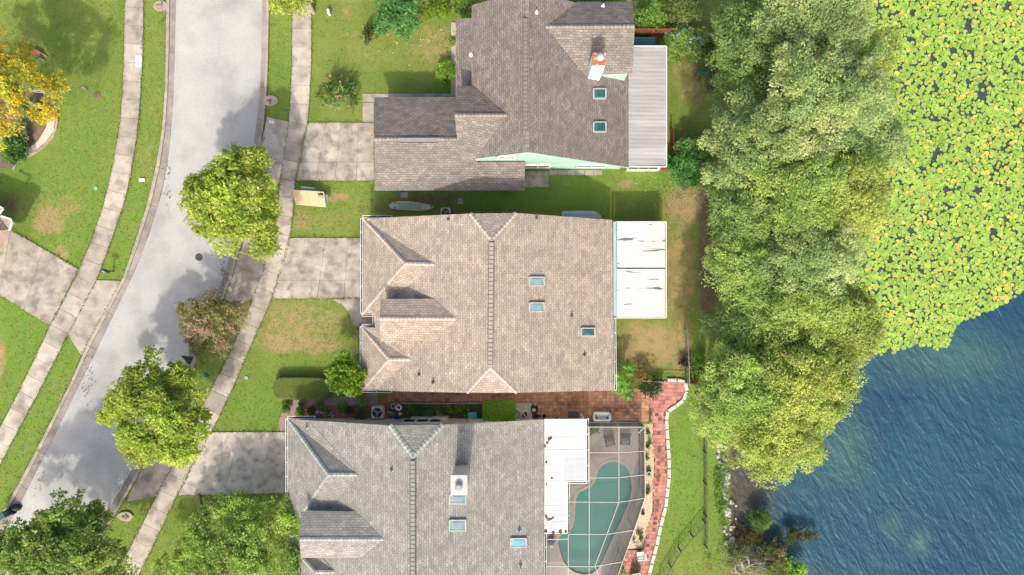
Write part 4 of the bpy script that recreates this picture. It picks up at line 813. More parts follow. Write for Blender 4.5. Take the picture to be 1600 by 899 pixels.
def pool():
    R = empty('swimming_pool', W(930, 800), 'free form swimming pool with teal water inside the screen cage', 'pool')
    DECK = mat('beige_pool_deck', (.47, .41, .365), (.39, .34, .30), scale=1.2, rough=.9, fine=.06, stain=(.30, .26, .23), sscale=.5, sth=(.52, .68))
    ow = [Vector((*q, .03)) for q in wpoly(POOLDECK)]; iw = [Vector((*q, .03)) for q in pool_w]
    def ringmesh(name, outer, inner, z, m, parent, drop=.0):
        allv = [Vector((v[0], v[1], z)) for v in outer]+[Vector((v[0], v[1], z)) for v in inner]
        tr = tessellate_polygon([allv[:len(outer)], allv[len(outer):]]); V = [tuple(v) for v in allv]; F = [tuple(t) for t in tr]
        n0 = len(outer); n = len(inner)
        for i in range(n): j = (i+1) % n; k = len(V); V += [(inner[i][0], inner[i][1], z), (inner[j][0], inner[j][1], z), (inner[j][0], inner[j][1], z-.2), (inner[i][0], inner[i][1], z-.2)]; F.append((k, k+1, k+2, k+3))
        me = bpy.data.meshes.new(name); me.from_pydata(V, [], F); me.materials.append(m); return link(name, me, parent)
    cx, cy = np.mean([p[0] for p in pool_w]), np.mean([p[1] for p in pool_w])
    def offs(poly, d):
        out = []; n = len(poly)
        for i in range(n):
            a, b, c = Vector(poly[i-1]), Vector(poly[i]), Vector(poly[(i+1) % n]); t = (c-a).normalized(); nn = Vector((t.y, -t.x)); out.append(tuple(b+nn*d))
        return out
    sg = 1 if inside(pool_w, *[np.array([q]) for q in (Vector(offs(pool_w, .1)[10]))])[0] == False else -1
    cop = offs(pool_w, .22*sg)
    dk = ringmesh('pool_deck', [tuple(v[:2]) for v in ow], cop, .03, DECK, R)
    cp = ringmesh('coping', cop, pool_w, .055, mat('pale_coping', (.50, .43, .36), (.42, .36, .31), scale=3), R)
    SH = mat('pool_plaster', (.20, .50, .45), (.15, .43, .385), scale=.8, rough=.7, stain=(.32, .58, .52), sscale=.6, sth=(.6, .8))
    g = MB(); n = len(pool_w)
    for i in range(n): a, b = pool_w[i], pool_w[(i+1) % n]; g.poly([(*a, .03), (*b, .03), (*b, -1.3), (*a, -1.3)])
    tr = tessellate_polygon([[Vector((*q, -1.3)) for q in pool_w]])
    for t in tr: g.poly([(*pool_w[k], -1.3) for k in t])
    g.build('pool_shell', SH, R)
    for k, rad in enumerate((19, 14, 9.5)):      # curved entry steps in the left corner
        g = MB(); c = W(872, 836); pts = [(c.x, c.y)]+[(c.x+rad/20*math.cos(a), c.y-rad*1.45/20*math.sin(a)) for a in np.linspace(0, math.pi/2, 9)]
        pts = [q for q in pts]; g.prism(pts, -1.25, -.95+k*.28); g.build('pool_step', SH, R)
    m = bpy.data.materials.new('pool_water'); m.use_nodes = True; nt = m.node_tree; N = nt.nodes; L = nt.links
    gl = N.new('ShaderNodeBsdfGlossy'); gl.inputs['Roughness'].default_value = .06; tb = N.new('ShaderNodeBsdfTransparent'); tb.inputs[0].default_value = (.52, .80, .74, 1); df = N.new('ShaderNodeBsdfDiffuse'); df.inputs[0].default_value = (.17, .45, .39, 1)
    m1 = N.new('ShaderNodeMixShader'); m1.inputs[0].default_value = .45; L.new(tb.outputs[0], m1.inputs[1]); L.new(df.outputs[0], m1.inputs[2]); fr = N.new('ShaderNodeFresnel'); fr.inputs[0].default_value = 1.33
    m2 = N.new('ShaderNodeMixShader'); L.new(fr.outputs[0], m2.inputs[0]); L.new(m1.outputs[0], m2.inputs[1]); L.new(gl.outputs[0], m2.inputs[2]); L.new(m2.outputs[0], N['Material Output'].inputs[0])
    nz = N.new('ShaderNodeTexNoise'); nz.inputs['Scale'].default_value = 2.5; bp = N.new('ShaderNodeBump'); bp.inputs['Strength'].default_value = .3; bp.inputs['Distance'].default_value = .05; L.new(nz.outputs[0], bp.inputs['Height']); L.new(bp.outputs[0], gl.inputs['Normal'])
    me = bpy.data.meshes.new('pool_water'); w = [Vector((*q, -.08)) for q in pool_w]; me.from_pydata([tuple(v) for v in w], [], [tuple(t) for t in tessellate_polygon([w])]); me.materials.append(m); link('pool_water', me, R)
pool()

def cage():
    R = empty('pool_cage', W(945, 780), 'white framed screen enclosure over the swimming pool', 'pool cage')
    z = 2.75; FR = mat('cage_frame_white', (.52, .50, .46), (.45, .43, .40), rough=.6)
    def P(x, y, zz=z): return W(x, y, zz)
    top = [((918, 667.5), (1007, 667.5)), ((920.5, 667.5), (920.5, 960)), ((967, 667.5), (967, 785)), ((1007.5, 667.5), (1008, 778)), ((920.5, 707.5), (967, 707.5)), ((967, 707.5), (1008, 705)), ((920.5, 747), (967, 746.5)), ((967, 746.5), (1008, 742)),
           ((888, 784.5), (967, 785)), ((967, 785), (1008, 778.5)), ((967, 785), (948.5, 835)), ((948.5, 835), (929.5, 885)), ((888, 835), (948.5, 835)), ((948.5, 835), (991, 828.5)), ((854, 843), (888, 842.5)), ((854, 885), (929.5, 885.5)), ((929.5, 885.5), (973, 878)),
           ((888, 835), (888, 960)), ((854, 843), (854, 960)), ((1008, 778), (991, 828.5)), ((991, 828.5), (973, 878)), ((973, 878), (944, 960)), ((1007, 667.5), (998, 677)), ((929.5, 885.5), (943, 915))]
    for a, b in top: g = MB(); g.bar(P(*a), P(*b), .042, .06); g.build('roof_beam', FR, R)
    # base corners: the top outline dropped to the ground
    ring = [P(918, 667.5), P(967, 667.5), P(1007.5, 667.5), P(1008, 705), P(1008, 742), P(1008, 778), P(991, 828.5), P(973, 878), P(944, 960)]
    SCR = bpy.data.materials.new('insect_screen'); SCR.use_nodes = True; nt = SCR.node_tree; N = nt.nodes; L = nt.links
    lw = N.new('ShaderNodeLayerWeight'); lw.inputs[0].default_value = .5; r = N.new('ShaderNodeMapRange'); r.inputs[1].default_value = 0; r.inputs[2].default_value = 1; r.inputs[3].default_value = .26; r.inputs[4].default_value = .95; L.new(lw.outputs['Facing'], r.inputs[0])
    tb = N.new('ShaderNodeBsdfTransparent'); df = N.new('ShaderNodeBsdfDiffuse'); df.inputs[0].default_value = (.13, .135, .14, 1); ms = N.new('ShaderNodeMixShader'); L.new(r.outputs[0], ms.inputs[0]); L.new(tb.outputs[0], ms.inputs[1]); L.new(df.outputs[0], ms.inputs[2]); L.new(ms.outputs[0], N['Material Output'].inputs[0])
    for i, p in enumerate(ring):
        g = MB(); g.bar((p.x, p.y, 0), (p.x, p.y, z), .06, .06); g.build('cage_post', FR, R)
        if i < len(ring)-1:
            q = ring[i+1]; g = MB(); g.poly([(p.x, p.y, .03), (q.x, q.y, .03), (q.x, q.y, z-.04), (p.x, p.y, z-.04)]); g.build('screen_panel', SCR, R)
            g = MB(); g.bar((p.x, p.y, .06), (q.x, q.y, .06), .06, .06); g.build('base_rail', FR, R)
            g = MB(); g.bar((p.x, p.y, 1.0), (q.x, q.y, 1.0), .05, .05); g.build('mid_rail', FR, R)
    rp = [[(921, 668), (967, 668), (967, 707), (921, 707)], [(967, 668), (1007, 668), (1007, 705), (967, 707)], [(921, 708), (967, 708), (967, 746), (921, 746)], [(967, 708), (1007, 706), (1007, 742), (967, 746)],
          [(921, 747), (967, 747), (967, 784), (921, 784)], [(967, 747), (1007, 743), (1007, 778), (967, 784)], [(888, 785), (967, 786), (948, 834), (888, 834)], [(967, 786), (1007, 779), (991, 828), (948, 834)],
          [(888, 836), (948, 836), (930, 885), (888, 885)], [(948, 836), (991, 829), (973, 878), (930, 885)], [(854, 844), (888, 844), (888, 885), (854, 885)], [(854, 886), (930, 887), (910, 960), (854, 960)], [(930, 887), (973, 879), (944, 960), (910, 960)]]
    for q in rp: g = MB(); g.poly([P(*c, z-.03) for c in q]); g.build('screen_panel', SCR, R)
cage()

# ------------------------------------------------------------------ foliage
def mesh_np(name, V, k, C, m, mi=None):
    """V (n*k,3) polygons of k corners, C (n,3) colour per polygon"""
    n = len(V)//k; me = bpy.data.meshes.new(name); me.vertices.add(n*k); me.vertices.foreach_set('co', V.astype('f').ravel())
    me.loops.add(n*k); me.loops.foreach_set('vertex_index', np.arange(n*k, dtype='i')); me.polygons.add(n); me.polygons.foreach_set('loop_start', np.arange(n, dtype='i')*k)
    at = me.color_attributes.new('Col', 'FLOAT_COLOR', 'POINT'); c = np.ones((n*k, 4), 'f'); c[:, :3] = np.repeat(C, k, 0); at.data.foreach_set('color', c.ravel())
    me.materials.append(m); me.update(); return me
def unit(a): return a/np.maximum(np.linalg.norm(a, axis=1, keepdims=True), 1e-6)
def leafquads(P, D, Nn, Ln, Wd):
    D = unit(D); S = unit(np.cross(D, Nn)); L = Ln[:, None]; Wv = Wd[:, None]
    a = P; b = P+D*L*.45+S*Wv*.5; c = P+D*L; d = P+D*L*.45-S*Wv*.5
    return np.stack([a, b, c, d], 1).reshape(-1, 3)
def rdir(n): v = RNG.normal(size=(n, 3)); return unit(v)
def crown_pts(c, rad, nl, lr, ns, nlv, ls, asp=.45, pal=((1, 1, 1),), spread=.7, zmin=-.25, lobevar=.14, outline=.14, seed=None, flat=.75, srf=.33, lvar=.28, nj=.34, up=.4, radial=.45, shell=.4):
    rng = np.random.default_rng(seed if seed is not None else int(RNG.integers(1e9)))
    ph = rng.uniform(0, 6.28, 4)
    th = rng.uniform(0, 2*np.pi, nl); a = np.sqrt(rng.uniform(0, 1, nl)); R = 1+outline*np.sin(3*th+ph[0])+outline*.7*np.sin(5*th+ph[1])
    zz = np.sqrt(np.clip(1-a**2, 0, 1))*rng.uniform(.45, 1.0, nl)
    k = 1-lr*.7/rad[0]
    LC = np.stack([c[0]+a*R*np.cos(th)*rad[0]*k, c[1]+a*R*np.sin(th)*rad[1]*k, c[2]+zz*rad[2]-rng.uniform(0, .35, nl)*rad[2]*(a > .6)], -1)
    LR = lr*rng.uniform(.65, 1.3, nl)
    li = np.repeat(np.arange(nl), ns); s = rng.normal(size=(nl*ns, 3)); s = s/np.linalg.norm(s, axis=1, keepdims=True); s[:, 2] = np.where(s[:, 2] < zmin, -s[:, 2], s[:, 2])
    SCn = LC[li]+s*LR[li][:, None]*np.array([1, 1, flat])*rng.uniform(.6, 1.12, (nl*ns, 1)); SR = LR[li]*srf*rng.uniform(.6, 1.3, nl*ns)
    si = np.repeat(np.arange(nl*ns), nlv); n = len(si); t = rng.normal(size=(n, 3)); t /= np.linalg.norm(t, axis=1, keepdims=True); t[:, 2] = np.where(t[:, 2] < -.2, -t[:, 2], t[:, 2])
    P = SCn[si]+t*SR[si][:, None]*rng.uniform(shell, 1, (n, 1))
    rd = rng.normal(size=(n, 3)); rd -= (rd*t).sum(1, keepdims=True)*t; D = unit(rd)*(1.0+.0*spread)+t*radial+s[si]*radial*.5; Nn = t*.9+s[si]*.35+np.array([0, -.1, up])+rng.normal(size=(n, 3))*nj
    Ln = ls*rng.uniform(.6, 1.35, n); V = leafquads(P, D, Nn, Ln, Ln*asp)
    pal = np.array(pal); pi = rng.integers(0, len(pal), nl*ns); lob = rng.integers(0, len(pal), nl)
    C = (pal[pi[si]]*.45+pal[lob[li[si]]]*.55)*(1+lobevar*rng.normal(size=nl))[li[si]][:, None]*rng.uniform(1-lvar, 1+lvar, (n, 1))
    return V, np.clip(C, .02, 2), LC
def tree(name, px, py, rpx, hc, label, group=None, m=None, pal=None, cat='tree', nl=26, lr=.95, ns=16, nlv=36, ls=.26, asp=.45, top=None, ry=None, base=None, trunk=.16, bark=None, limbs=9, **kw):
    c = W(px, py, hc); k = (H-hc)/H/20; rx = rpx*k; ryy = (ry or rpx)*k; rz = top or rx*.55
    b = W(*base) if base else Vector((c.x, c.y, 0))
    b.z = 0
    if c.x > shore_x(c.y)-.5: b.z = -.9
    R = empty(name, b, label, cat, group)
    V, C, LC = crown_pts((c.x, c.y, hc-rz*.35), (rx, ryy, rz), nl, lr, ns, nlv, ls, asp, pal, **kw)
    link('crown', mesh_np('crown', V, 4, C, m), R)
    g = MB(); f = Vector((c.x, c.y, hc-rz*.6)); mid = b.lerp(f, .5)+Vector((.15, .1, 0)); g.tube([b, mid, f], [trunk, trunk*.8, trunk*.6], 8); g.build('trunk', bark or BARK, R)
    g = MB()
    for i in range(min(limbs, len(LC))):
        t = Vector(LC[i]); m1 = f.lerp(t, .5)+Vector((random.uniform(-.2, .2), random.uniform(-.2, .2), .1)); g.tube([mid.lerp(f, .7), m1, t], [trunk*.5, trunk*.3, trunk*.12], 5)
        for k2 in range(3):
            e = t+Vector((random.uniform(-1, 1), random.uniform(-1, 1), random.uniform(.2, .9)))*lr*.9; g.tube([m1.lerp(t, .6), t.lerp(e, .5), e], [trunk*.16, trunk*.1, trunk*.05], 4)
    if limbs: g.build('limb', bark or BARK, R)
    return R
YG = [(.50, .60, .10), (.42, .54, .09), (.57, .64, .14), (.36, .48, .08), (.54, .58, .13)]
LM = leafmat('street_tree_leaf', (1, 1, 1), (.8, .86, .8), trans=.52)
CY = leafmat('cypress_leaf', (1, 1, 1), (.82, .9, .85), trans=.5, scale=.25)
kw = dict(m=LM, pal=YG, limbs=26, bark=mat('pale_bark', (.42, .39, .34), (.30, .27, .23), scale=5))
tree('street_tree', 367, 316, 80, 5.2, 'round lime green tree overhanging the street above the manhole', 'young street trees', nl=62, lr=.85, ns=17, nlv=34, ls=.25, **kw)
tree('street_tree', 242, 645, 88, 5.4, 'large lime green tree overhanging the street beside the grey roofed house driveway', 'young street trees', nl=72, lr=.85, ns=17, nlv=34, ls=.25, ry=90, **kw)
tree('street_tree', 92, 868, 112, 5.6, 'broad darker green tree at the bottom left beside the bin', 'young street trees', nl=84, lr=.9, ns=17, nlv=32, ls=.25, ry=76, m=LM, pal=[(.34, .46, .11), (.42, .52, .13), (.27, .40, .10), (.50, .56, .17)], bark=kw['bark'])
tree('street_tree', 372, 870, 122, 3.4, 'loose pale green tree with pinkish buds covering the front of the grey roofed house', None, nl=96, lr=.9, ns=15, nlv=30, ls=.20, ry=96, m=LM, pal=[(.36, .52, .12), (.45, .57, .14), (.52, .60, .17), (.31, .46, .11)], bark=kw['bark'], limbs=9, trunk=.12, top=1.7)
tree('street_tree', 455, -28, 55, 5.4, 'lime green tree crown poking in at the top edge over the sidewalk', 'young street trees', nl=24, lr=.8, ns=14, nlv=26, ls=.24, **kw)
tree('crape_myrtle', 328, 505, 55, 3.6, 'brownish pink crape myrtle beside the street and the middle driveway', None, nl=40, lr=.6, ns=15, nlv=26, ls=.16, m=LM, pal=[(.42, .38, .13), (.52, .36, .25), (.32, .36, .11), (.48, .41, .20), (.58, .40, .32), (.28, .34, .10)], limbs=10, trunk=.09, top=1.3)
tree('yellow_tree', -12, 140, 88, 5.8, 'golden yellow flowering tree at the left border', None, nl=70, lr=.6, ns=13, nlv=24, ls=.19, ry=100, m=LM, pal=[(.72, .58, .07), (.64, .58, .08), (.50, .54, .09), (.80, .60, .05)], bark=mat('white_bark', (.55, .52, .48), (.4, .38, .35), scale=5), limbs=22, trunk=.11, outline=.24, spread=.9)
tree('front_tree', 540, 591, 29, 3.4, 'small bright green tree at the corner of the tan roofed house', None, nl=22, lr=.5, ns=13, nlv=24, ls=.22, m=LM, pal=[(.26, .42, .04), (.34, .48, .05), (.20, .34, .04)], trunk=.07, top=1.1, ry=36)
# lakeside cypresses
BG = [(.27, .38, .12), (.33, .44, .14), (.24, .35, .115), (.42, .51, .18)]
PALE = [(.47, .56, .22), (.57, .63, .27), (.38, .49, .19), (.65, .69, .32), (.33, .45, .19)]
YEL = [(.57, .63, .16), (.48, .57, .14), (.65, .67, .18), (.40, .50, .13), (.56, .62, .20)]
YGR = [(.49, .60, .17), (.41, .54, .15), (.58, .65, .19), (.33, .46, .13)]
CYP = [(1185, 70, 78, 8.0, BG, 'dark blue green cypress at the top, nearest the hydrangea'), (1275, 30, 105, 10, PALE, 'tall olive cypress at the top edge beside the lily pads'), (1345, 95, 48, 8, YEL, 'yellow green cypress leaning over the lily pads near the top'),
       (1185, 235, 88, 9.0, PALE, 'olive cypress with dense pale tufts right behind the glossy shrub'), (1275, 165, 105, 12, PALE, 'biggest and palest cypress in the upper clump'), (1350, 215, 58, 9, PALE, 'pale cypress at the outer bulge over the lily pads'),
       (1195, 330, 78, 8.5, BG, 'dark green cypress in the middle of the lakeside row'), (1320, 310, 75, 10, YEL, 'golden green cypress overhanging the lily pads'), (1250, 300, 80, 10.5, YGR, 'green gold cypress behind the golden one'),
       (1185, 420, 68, 8, YGR, 'mid green cypress level with the white patio cover'), (1262, 400, 82, 10, PALE, 'soft olive cypress in the lower middle of the row'), (1175, 505, 58, 7, BG, 'low dark green cypress behind the tan house lawn'),
       (1250, 480, 75, 9, YGR, 'yellow green cypress just above the waterline bend'), (1315, 510, 62, 8.5, YEL, 'yellowish cypress at the lower edge of the lily pads'), (1165, 600, 76, 8.5, YGR, 'bright green cypress beside the pink paver corner'),
       (1262, 600, 82, 9.5, YEL, 'golden green cypress leaning over open water'), (1215, 672, 76, 8.5, YEL, 'lowest yellow green cypress at the dark shore mud'), (1130, 640, 44, 6.5, YGR, 'small yellow green cypress over the lower lawn')]
for (x, y, r, h, pal, lb) in CYP:
    tree('cypress_tree', x, y, r, h, lb, 'lakeside cypress trees', m=CY, pal=pal, nl=int(24+r*.36), lr=1.2, ns=9, nlv=112, ls=.185, asp=.42, srf=.40, lvar=.13, nj=.20, up=.12, radial=.35, shell=.6, top=r/20*.62, trunk=.25, bark=mat('cypress_bark', (.30, .24, .19), (.2, .16, .13), scale=6), limbs=8, lobevar=.12, spread=.7, outline=.10)
# shrubs
def shrub(name, px, py, rx, ry, h, label, pal, m=LM, cat='shrub', group=None, nl=10, lr=.35, ns=9, nlv=16, ls=.16, asp=.45, box=False, flowers=None, **kw):
    c = W(px, py, h*.7); R = empty(name, (c.x, c.y, -.2 if c.x > shore_x(c.y) else 0), label, cat, group)
    k = (H-h*.7)/H/20
    if box:
        n = nl*ns*nlv; rng = RNG; X = rng.uniform(-1, 1, (n, 3)); P = X.copy(); ax = rng.integers(0, 5, n)
        P[ax == 0, 2] = rng.uniform(.8, 1, (ax == 0).sum()); P[ax == 1, 0] = 1; P[ax == 2, 0] = -1; P[ax == 3, 1] = 1; P[ax == 4, 1] = -1
        tp = rng.random(n) < .55; P[tp, 2] = rng.uniform(.85, 1, tp.sum()); P[tp, :2] = X[tp, :2]
        rr = box if isinstance(box, float) else .25
        q = np.abs(P[:, :2]*np.array([rx, ry])); core = np.maximum(q-(np.array([rx, ry])-min(rx, ry)*rr), 0); dist = np.linalg.norm(core, axis=1); lim = min(rx, ry)*rr
        sc = np.where(dist > lim, lim/np.maximum(dist, 1e-6), 1)[:, None]; q2 = np.where(core > 0, (np.array([rx, ry])-lim)+core*sc, q)
        Pw = np.stack([c.x+np.sign(P[:, 0])*q2[:, 0]*k, c.y+np.sign(P[:, 1])*q2[:, 1]*k, h*(.5+.5*P[:, 2])], -1); Nn = np.stack([P[:, 0]*.3, P[:, 1]*.3, np.ones(n)], -1)+rng.normal(size=(n, 3))*.4
        D = rng.normal(size=(n, 3))*np.array([1, 1, .35])+np.array([0, 0, .1]); Ln = ls*rng.uniform(.6, 1.3, n); V = leafquads(Pw, D, Nn, Ln, Ln*asp); pl = np.array(pal); C = pl[rng.integers(0, len(pl), n)]*rng.uniform(.75, 1.25, (n, 1))
        core_ = MB(); pts = []
        for a in np.linspace(0, 2*math.pi, 24, endpoint=False):
            sx, sy = math.cos(a), math.sin(a); pts.append((c.x+(math.copysign(rx-lim, sx)+lim*sx)*k*.94, c.y+(math.copysign(ry-lim, sy)+lim*sy)*k*.94))
        core_.prism(pts, 0, h*.93, c=tuple(np.array(pal[0])*.8)); core_.build('stem', LM, R)
    else:
        V, C, LC = crown_pts((c.x, c.y, h*.35), (rx*k, ry*k, h*.6), nl, lr, ns, nlv, ls, asp, pal, **kw)
        g = MB()
        for t in LC[:8]: g.tube([(c.x, c.y, R.location.z), tuple((np.array([c.x, c.y, 0])+t)/2), tuple(t)], [.03, .025, .015], 5)
        g.build('stem', BARK, R)
    link('foliage', mesh_np('foliage', V, 4, C, m), R)
    if flowers:
        n, col, fs = flowers; idx = RNG.integers(0, len(V)//4, n); P = V.reshape(-1, 4, 3)[idx, 2]+np.array([0, 0, .03]); P[:, 2] = np.maximum(P[:, 2], h*.35)
        D = RNG.normal(size=(n, 3)); D[:, 2] *= .2; Nn = np.tile([0, 0, 1.], (n, 1))+RNG.normal(size=(n, 3))*.2; Ln = fs*RNG.uniform(.7, 1.3, n); FV = leafquads(P, D, Nn, Ln, Ln*.9)
        cc = np.array(col)[RNG.integers(0, len(col), n)]; link('flowers', mesh_np('flowers', FV, 4, cc, LM), R)['kind'] = 'stuff'
    return R
DG = [(.12, .30, .08), (.16, .37, .11), (.20, .42, .13)]; GR = [(.20, .38, .07), (.27, .45, .08), (.32, .50, .10)]; BR = [(.32, .56, .06), (.42, .66, .08), (.26, .47, .06)]
shrub('broadleaf_shrub', 622, 22, 42, 32, 2.2, 'large glossy broad leaved shrub on the top lawn', DG+[(.17, .36, .13)], nl=24, lr=.6, ns=12, nlv=14, ls=.34, asp=.32)
shrub('dark_shrub', 578, 52, 17, 16, 1.2, 'small dark spindly shrub left of the big broad leaved one', [(.10, .13, .05), (.16, .19, .06), (.07, .10, .04)], nl=10, lr=.35, ns=7, nlv=12, ls=.16)
shrub('yellow_green_shrub', 681, 12, 22, 16, 1.3, 'yellow green shrub next to the broad leaved shrub at the top edge', [(.30, .42, .04), (.24, .38, .04)], nl=12, lr=.4, ns=9, nlv=14, ls=.2)
shrub('corner_shrub', 722, 8, 20, 16, 1.5, 'bright green shrub against the top corner of the brown roof', GR, nl=12, lr=.45, ns=9, nlv=14, ls=.2)
shrub('round_bush', 697, 112, 17, 23, 1.3, 'clipped round bright green bush beside the porch roof', BR, nl=18, lr=.3, ns=12, nlv=22, ls=.12)
shrub('lime_plant', 707, 66, 6, 9, .6, 'tiny lime plant against the porch eave', [(.40, .52, .05)], nl=5, lr=.2, ns=6, nlv=8, ls=.14)
shrub('flowering_shrub', 525, 145, 30, 26, 1.6, 'sprawling canna like plant with pink blooms on the top lawn', [(.14, .26, .06), (.24, .34, .10), (.32, .38, .16)], nl=16, lr=.35, ns=5, nlv=7, ls=.5, asp=.22, spread=.3, flowers=(16, [(.75, .2, .35), (.7, .35, .3)], .22))
shrub('hydrangea_bush', 1067, 66, 42, 27, 1.7, 'pale blue flowering hydrangea behind the red wood fence', [(.32, .50, .09), (.42, .56, .12), (.26, .42, .08)], nl=44, lr=.5, ns=11, nlv=15, ls=.2, flowers=(330, [(.38, .50, .75), (.50, .60, .80), (.60, .66, .78)], .15))
shrub('glossy_shrub', 1078, 252, 34, 46, 2.4, 'big glossy green shrub at the corner of the grey sun room', [(.14, .34, .09), (.19, .42, .11), (.26, .50, .14), (.16, .37, .11)], nl=34, lr=.55, ns=13, nlv=16, ls=.27, asp=.32)
shrub('tall_hedge', 1018, 22, 26, 22, 2.3, 'bright green hedge bush behind the red fence at the top', GR, nl=20, lr=.5, ns=12, nlv=16, ls=.2)
shrub('pale_hedge', 1072, 14, 34, 20, 2.3, 'pale yellow green bush at the top edge behind the hydrangea', [(.24, .30, .09), (.30, .36, .12), (.19, .26, .07)], nl=22, lr=.5, ns=12, nlv=16, ls=.2)
shrub('hedge_bush', 915, -8, 60, 12, 2.3, 'green bush strip showing behind the north wing roof', GR, nl=20, lr=.5, ns=10, nlv=14, ls=.2)
shrub('border_shrub', 1107, 78, 13, 32, 1.3, 'dark leafy shrub strip between hydrangea and lawn path', [(.13, .19, .05), (.20, .26, .06), (.09, .15, .04)], nl=14, lr=.4, ns=9, nlv=14, ls=.18)
shrub('blue_green_shrub', 1099, 117, 9, 12, .9, 'small rounded blue green shrub in the rear border', [(.10, .24, .13), (.14, .30, .15)], nl=8, lr=.28, ns=8, nlv=14, ls=.12)
shrub('dry_shrub', 1112, 130, 10, 26, .9, 'straggly greyish shrub with pink bits below the blue green one', [(.22, .22, .14), (.15, .18, .09), (.30, .25, .20)], nl=12, lr=.3, ns=7, nlv=9, ls=.14)
shrub('long_hedge', 471, 607, 43, 16, .8, 'long clipped olive green hedge with rounded end in the front lawn', [(.30, .38, .10), (.33, .40, .11), (.36, .41, .12)], nl=60, ns=22, nlv=26, ls=.07, box=.95, cat='hedge')
shrub('short_hedge', 447, 640, 9, 18, .5, 'low leafy border plants at the end of the long hedge', [(.12, .24, .04), (.18, .30, .05)], nl=10, lr=.25, ns=8, nlv=12, ls=.12)
shrub('box_hedge', 780, 643, 24, 15, 1.2, 'bright green box shaped hedge between the two lower houses', BR, nl=24, ns=14, nlv=18, ls=.13, box=.3, cat='hedge')
for x, y, rx, ry, lb, pal in ((647, 643, 18, 12, 'creeping green ground cover nearest the stacked tubs', DG), (668, 647, 10, 7, 'small ground cover patch at the edge of the mulch', DG), (708, 642, 28, 9, 'ground cover patch with an orange toy in it', GR)):
    shrub('ground_cover', x, y, rx, ry, .25, lb, pal, nl=14, lr=.22, ns=8, nlv=12, ls=.10, cat='plant')
for x, y, r, h, lb, pal in ((469, 636, 8, .5, 'round dark green plant at the left end of the mulch bed', DG), (469, 647, 6, .3, 'lime rosette below the round dark plant', BR), (500, 634, 5, .4, 'small green plant at the top of the mulch bed', GR), (508, 646, 8, .5, 'yellow green hosta beside the white pot', [(.28, .40, .08), (.40, .50, .2)]), (532, 637, 9, .6, 'leafy green plant in the middle of the mulch bed', GR), (545, 642, 5, .4, 'reddish green seedling by the middle plant', [(.25, .18, .06), (.16, .22, .05)]), (562, 642, 12, .9, 'silvery spiky plant beside the air conditioner', [(.14, .24, .14), (.10, .19, .10)]), (566, 655, 10, .5, 'deep green clump under the eave by the air conditioner', DG), (566, 626, 9, .7, 'lime leaved shrub under the small front tree', BR), (487, 643, 10, .3, 'brownish ground plants amid white stones', [(.2, .18, .07), (.13, .2, .05)])):
    shrub('bed_plant', x, y, r, r, h, lb, pal, nl=7, lr=r*.018, ns=7, nlv=9, ls=.15, cat='plant', asp=.4)
shrub('leafy_shrub', 22, 232, 22, 30, 1.2, 'broad leaved green shrub at the lower end of the left bed', [(.10, .26, .06), (.15, .32, .09), (.20, .36, .10)], nl=18, lr=.45, ns=9, nlv=12, ls=.28)
shrub('variegated_shrub', 35, 205, 14, 18, 1.0, 'pale variegated shrub behind the broad leaved one', [(.36, .42, .22), (.24, .34, .12)], nl=12, lr=.35, ns=8, nlv=12, ls=.15)
shrub('orange_shrub', 1000, 588, 38, 22, 1.1, 'thin brown orange leaved bush on the fenced rear lawn', [(.36, .28, .09), (.28, .26, .07), (.42, .30, .13)], nl=20, lr=.35, ns=7, nlv=9, ls=.13, spread=1)
shrub('dark_patio_plant', 1018, 605, 20, 12, .9, 'dark spiky plants at the end of the terracotta walkway', [(.05, .12, .05), (.08, .16, .05), (.16, .22, .06)], nl=12, lr=.35, ns=7, nlv=9, ls=.3, asp=.2)
shrub('purple_shrub', 1072, 566, 10, 9, .9, 'purple leaved cordyline nearest the wire fence', [(.12, .035, .06), (.18, .05, .09), (.14, .14, .07)], nl=7, lr=.25, ns=6, nlv=8, ls=.25, asp=.25)
shrub('purple_shrub', 1092, 577, 6, 6, .9, 'lone round purple cordyline right of the others', [(.13, .03, .05), (.18, .05, .08)], nl=5, lr=.18, ns=6, nlv=8, ls=.25, asp=.25)
shrub('purple_shrub', 1084, 594, 6, 6, .9, 'lowest purple cordyline by the paver corner', [(.16, .04, .06), (.2, .06, .09)], nl=5, lr=.18, ns=6, nlv=8, ls=.25, asp=.25)
shrub('fence_vine', 1088, 575, 22, 32, .8, 'green weeds and vines around the purple plants', GR, nl=20, lr=.35, ns=8, nlv=10, ls=.14)
shrub('deck_fern', 927, 670, 12, 7, .6, 'green fern inside the corner of the pool cage', GR, nl=7, lr=.25, ns=7, nlv=9, ls=.18)
shrub('shore_bush', 1190, 815, 18, 20, 1.2, 'rounded light green reed bush standing in the shallows', [(.16, .30, .07), (.22, .36, .10), (.12, .24, .06)], nl=20, lr=.4, ns=10, nlv=12, ls=.2, asp=.2)
shrub('shore_thicket', 1172, 838, 26, 16, .8, 'rusty brown thicket at the water edge', [(.20, .13, .05), (.13, .12, .04), (.10, .14, .04)], nl=20, lr=.35, ns=9, nlv=12, ls=.14)
shrub('shore_scrub', 1205, 862, 30, 14, 1.0, 'mixed brown and green scrub below the rusty thicket', [(.26, .26, .10), (.18, .24, .07), (.34, .26, .14), (.14, .20, .06)], nl=26, lr=.38, ns=9, nlv=12, ls=.14)
shrub('shore_scrub', 1150, 862, 24, 16, .9, 'greyish green scrub at the foot of the rock line', [(.30, .34, .16), (.22, .30, .10), (.36, .36, .22)], nl=22, lr=.36, ns=8, nlv=11, ls=.13)
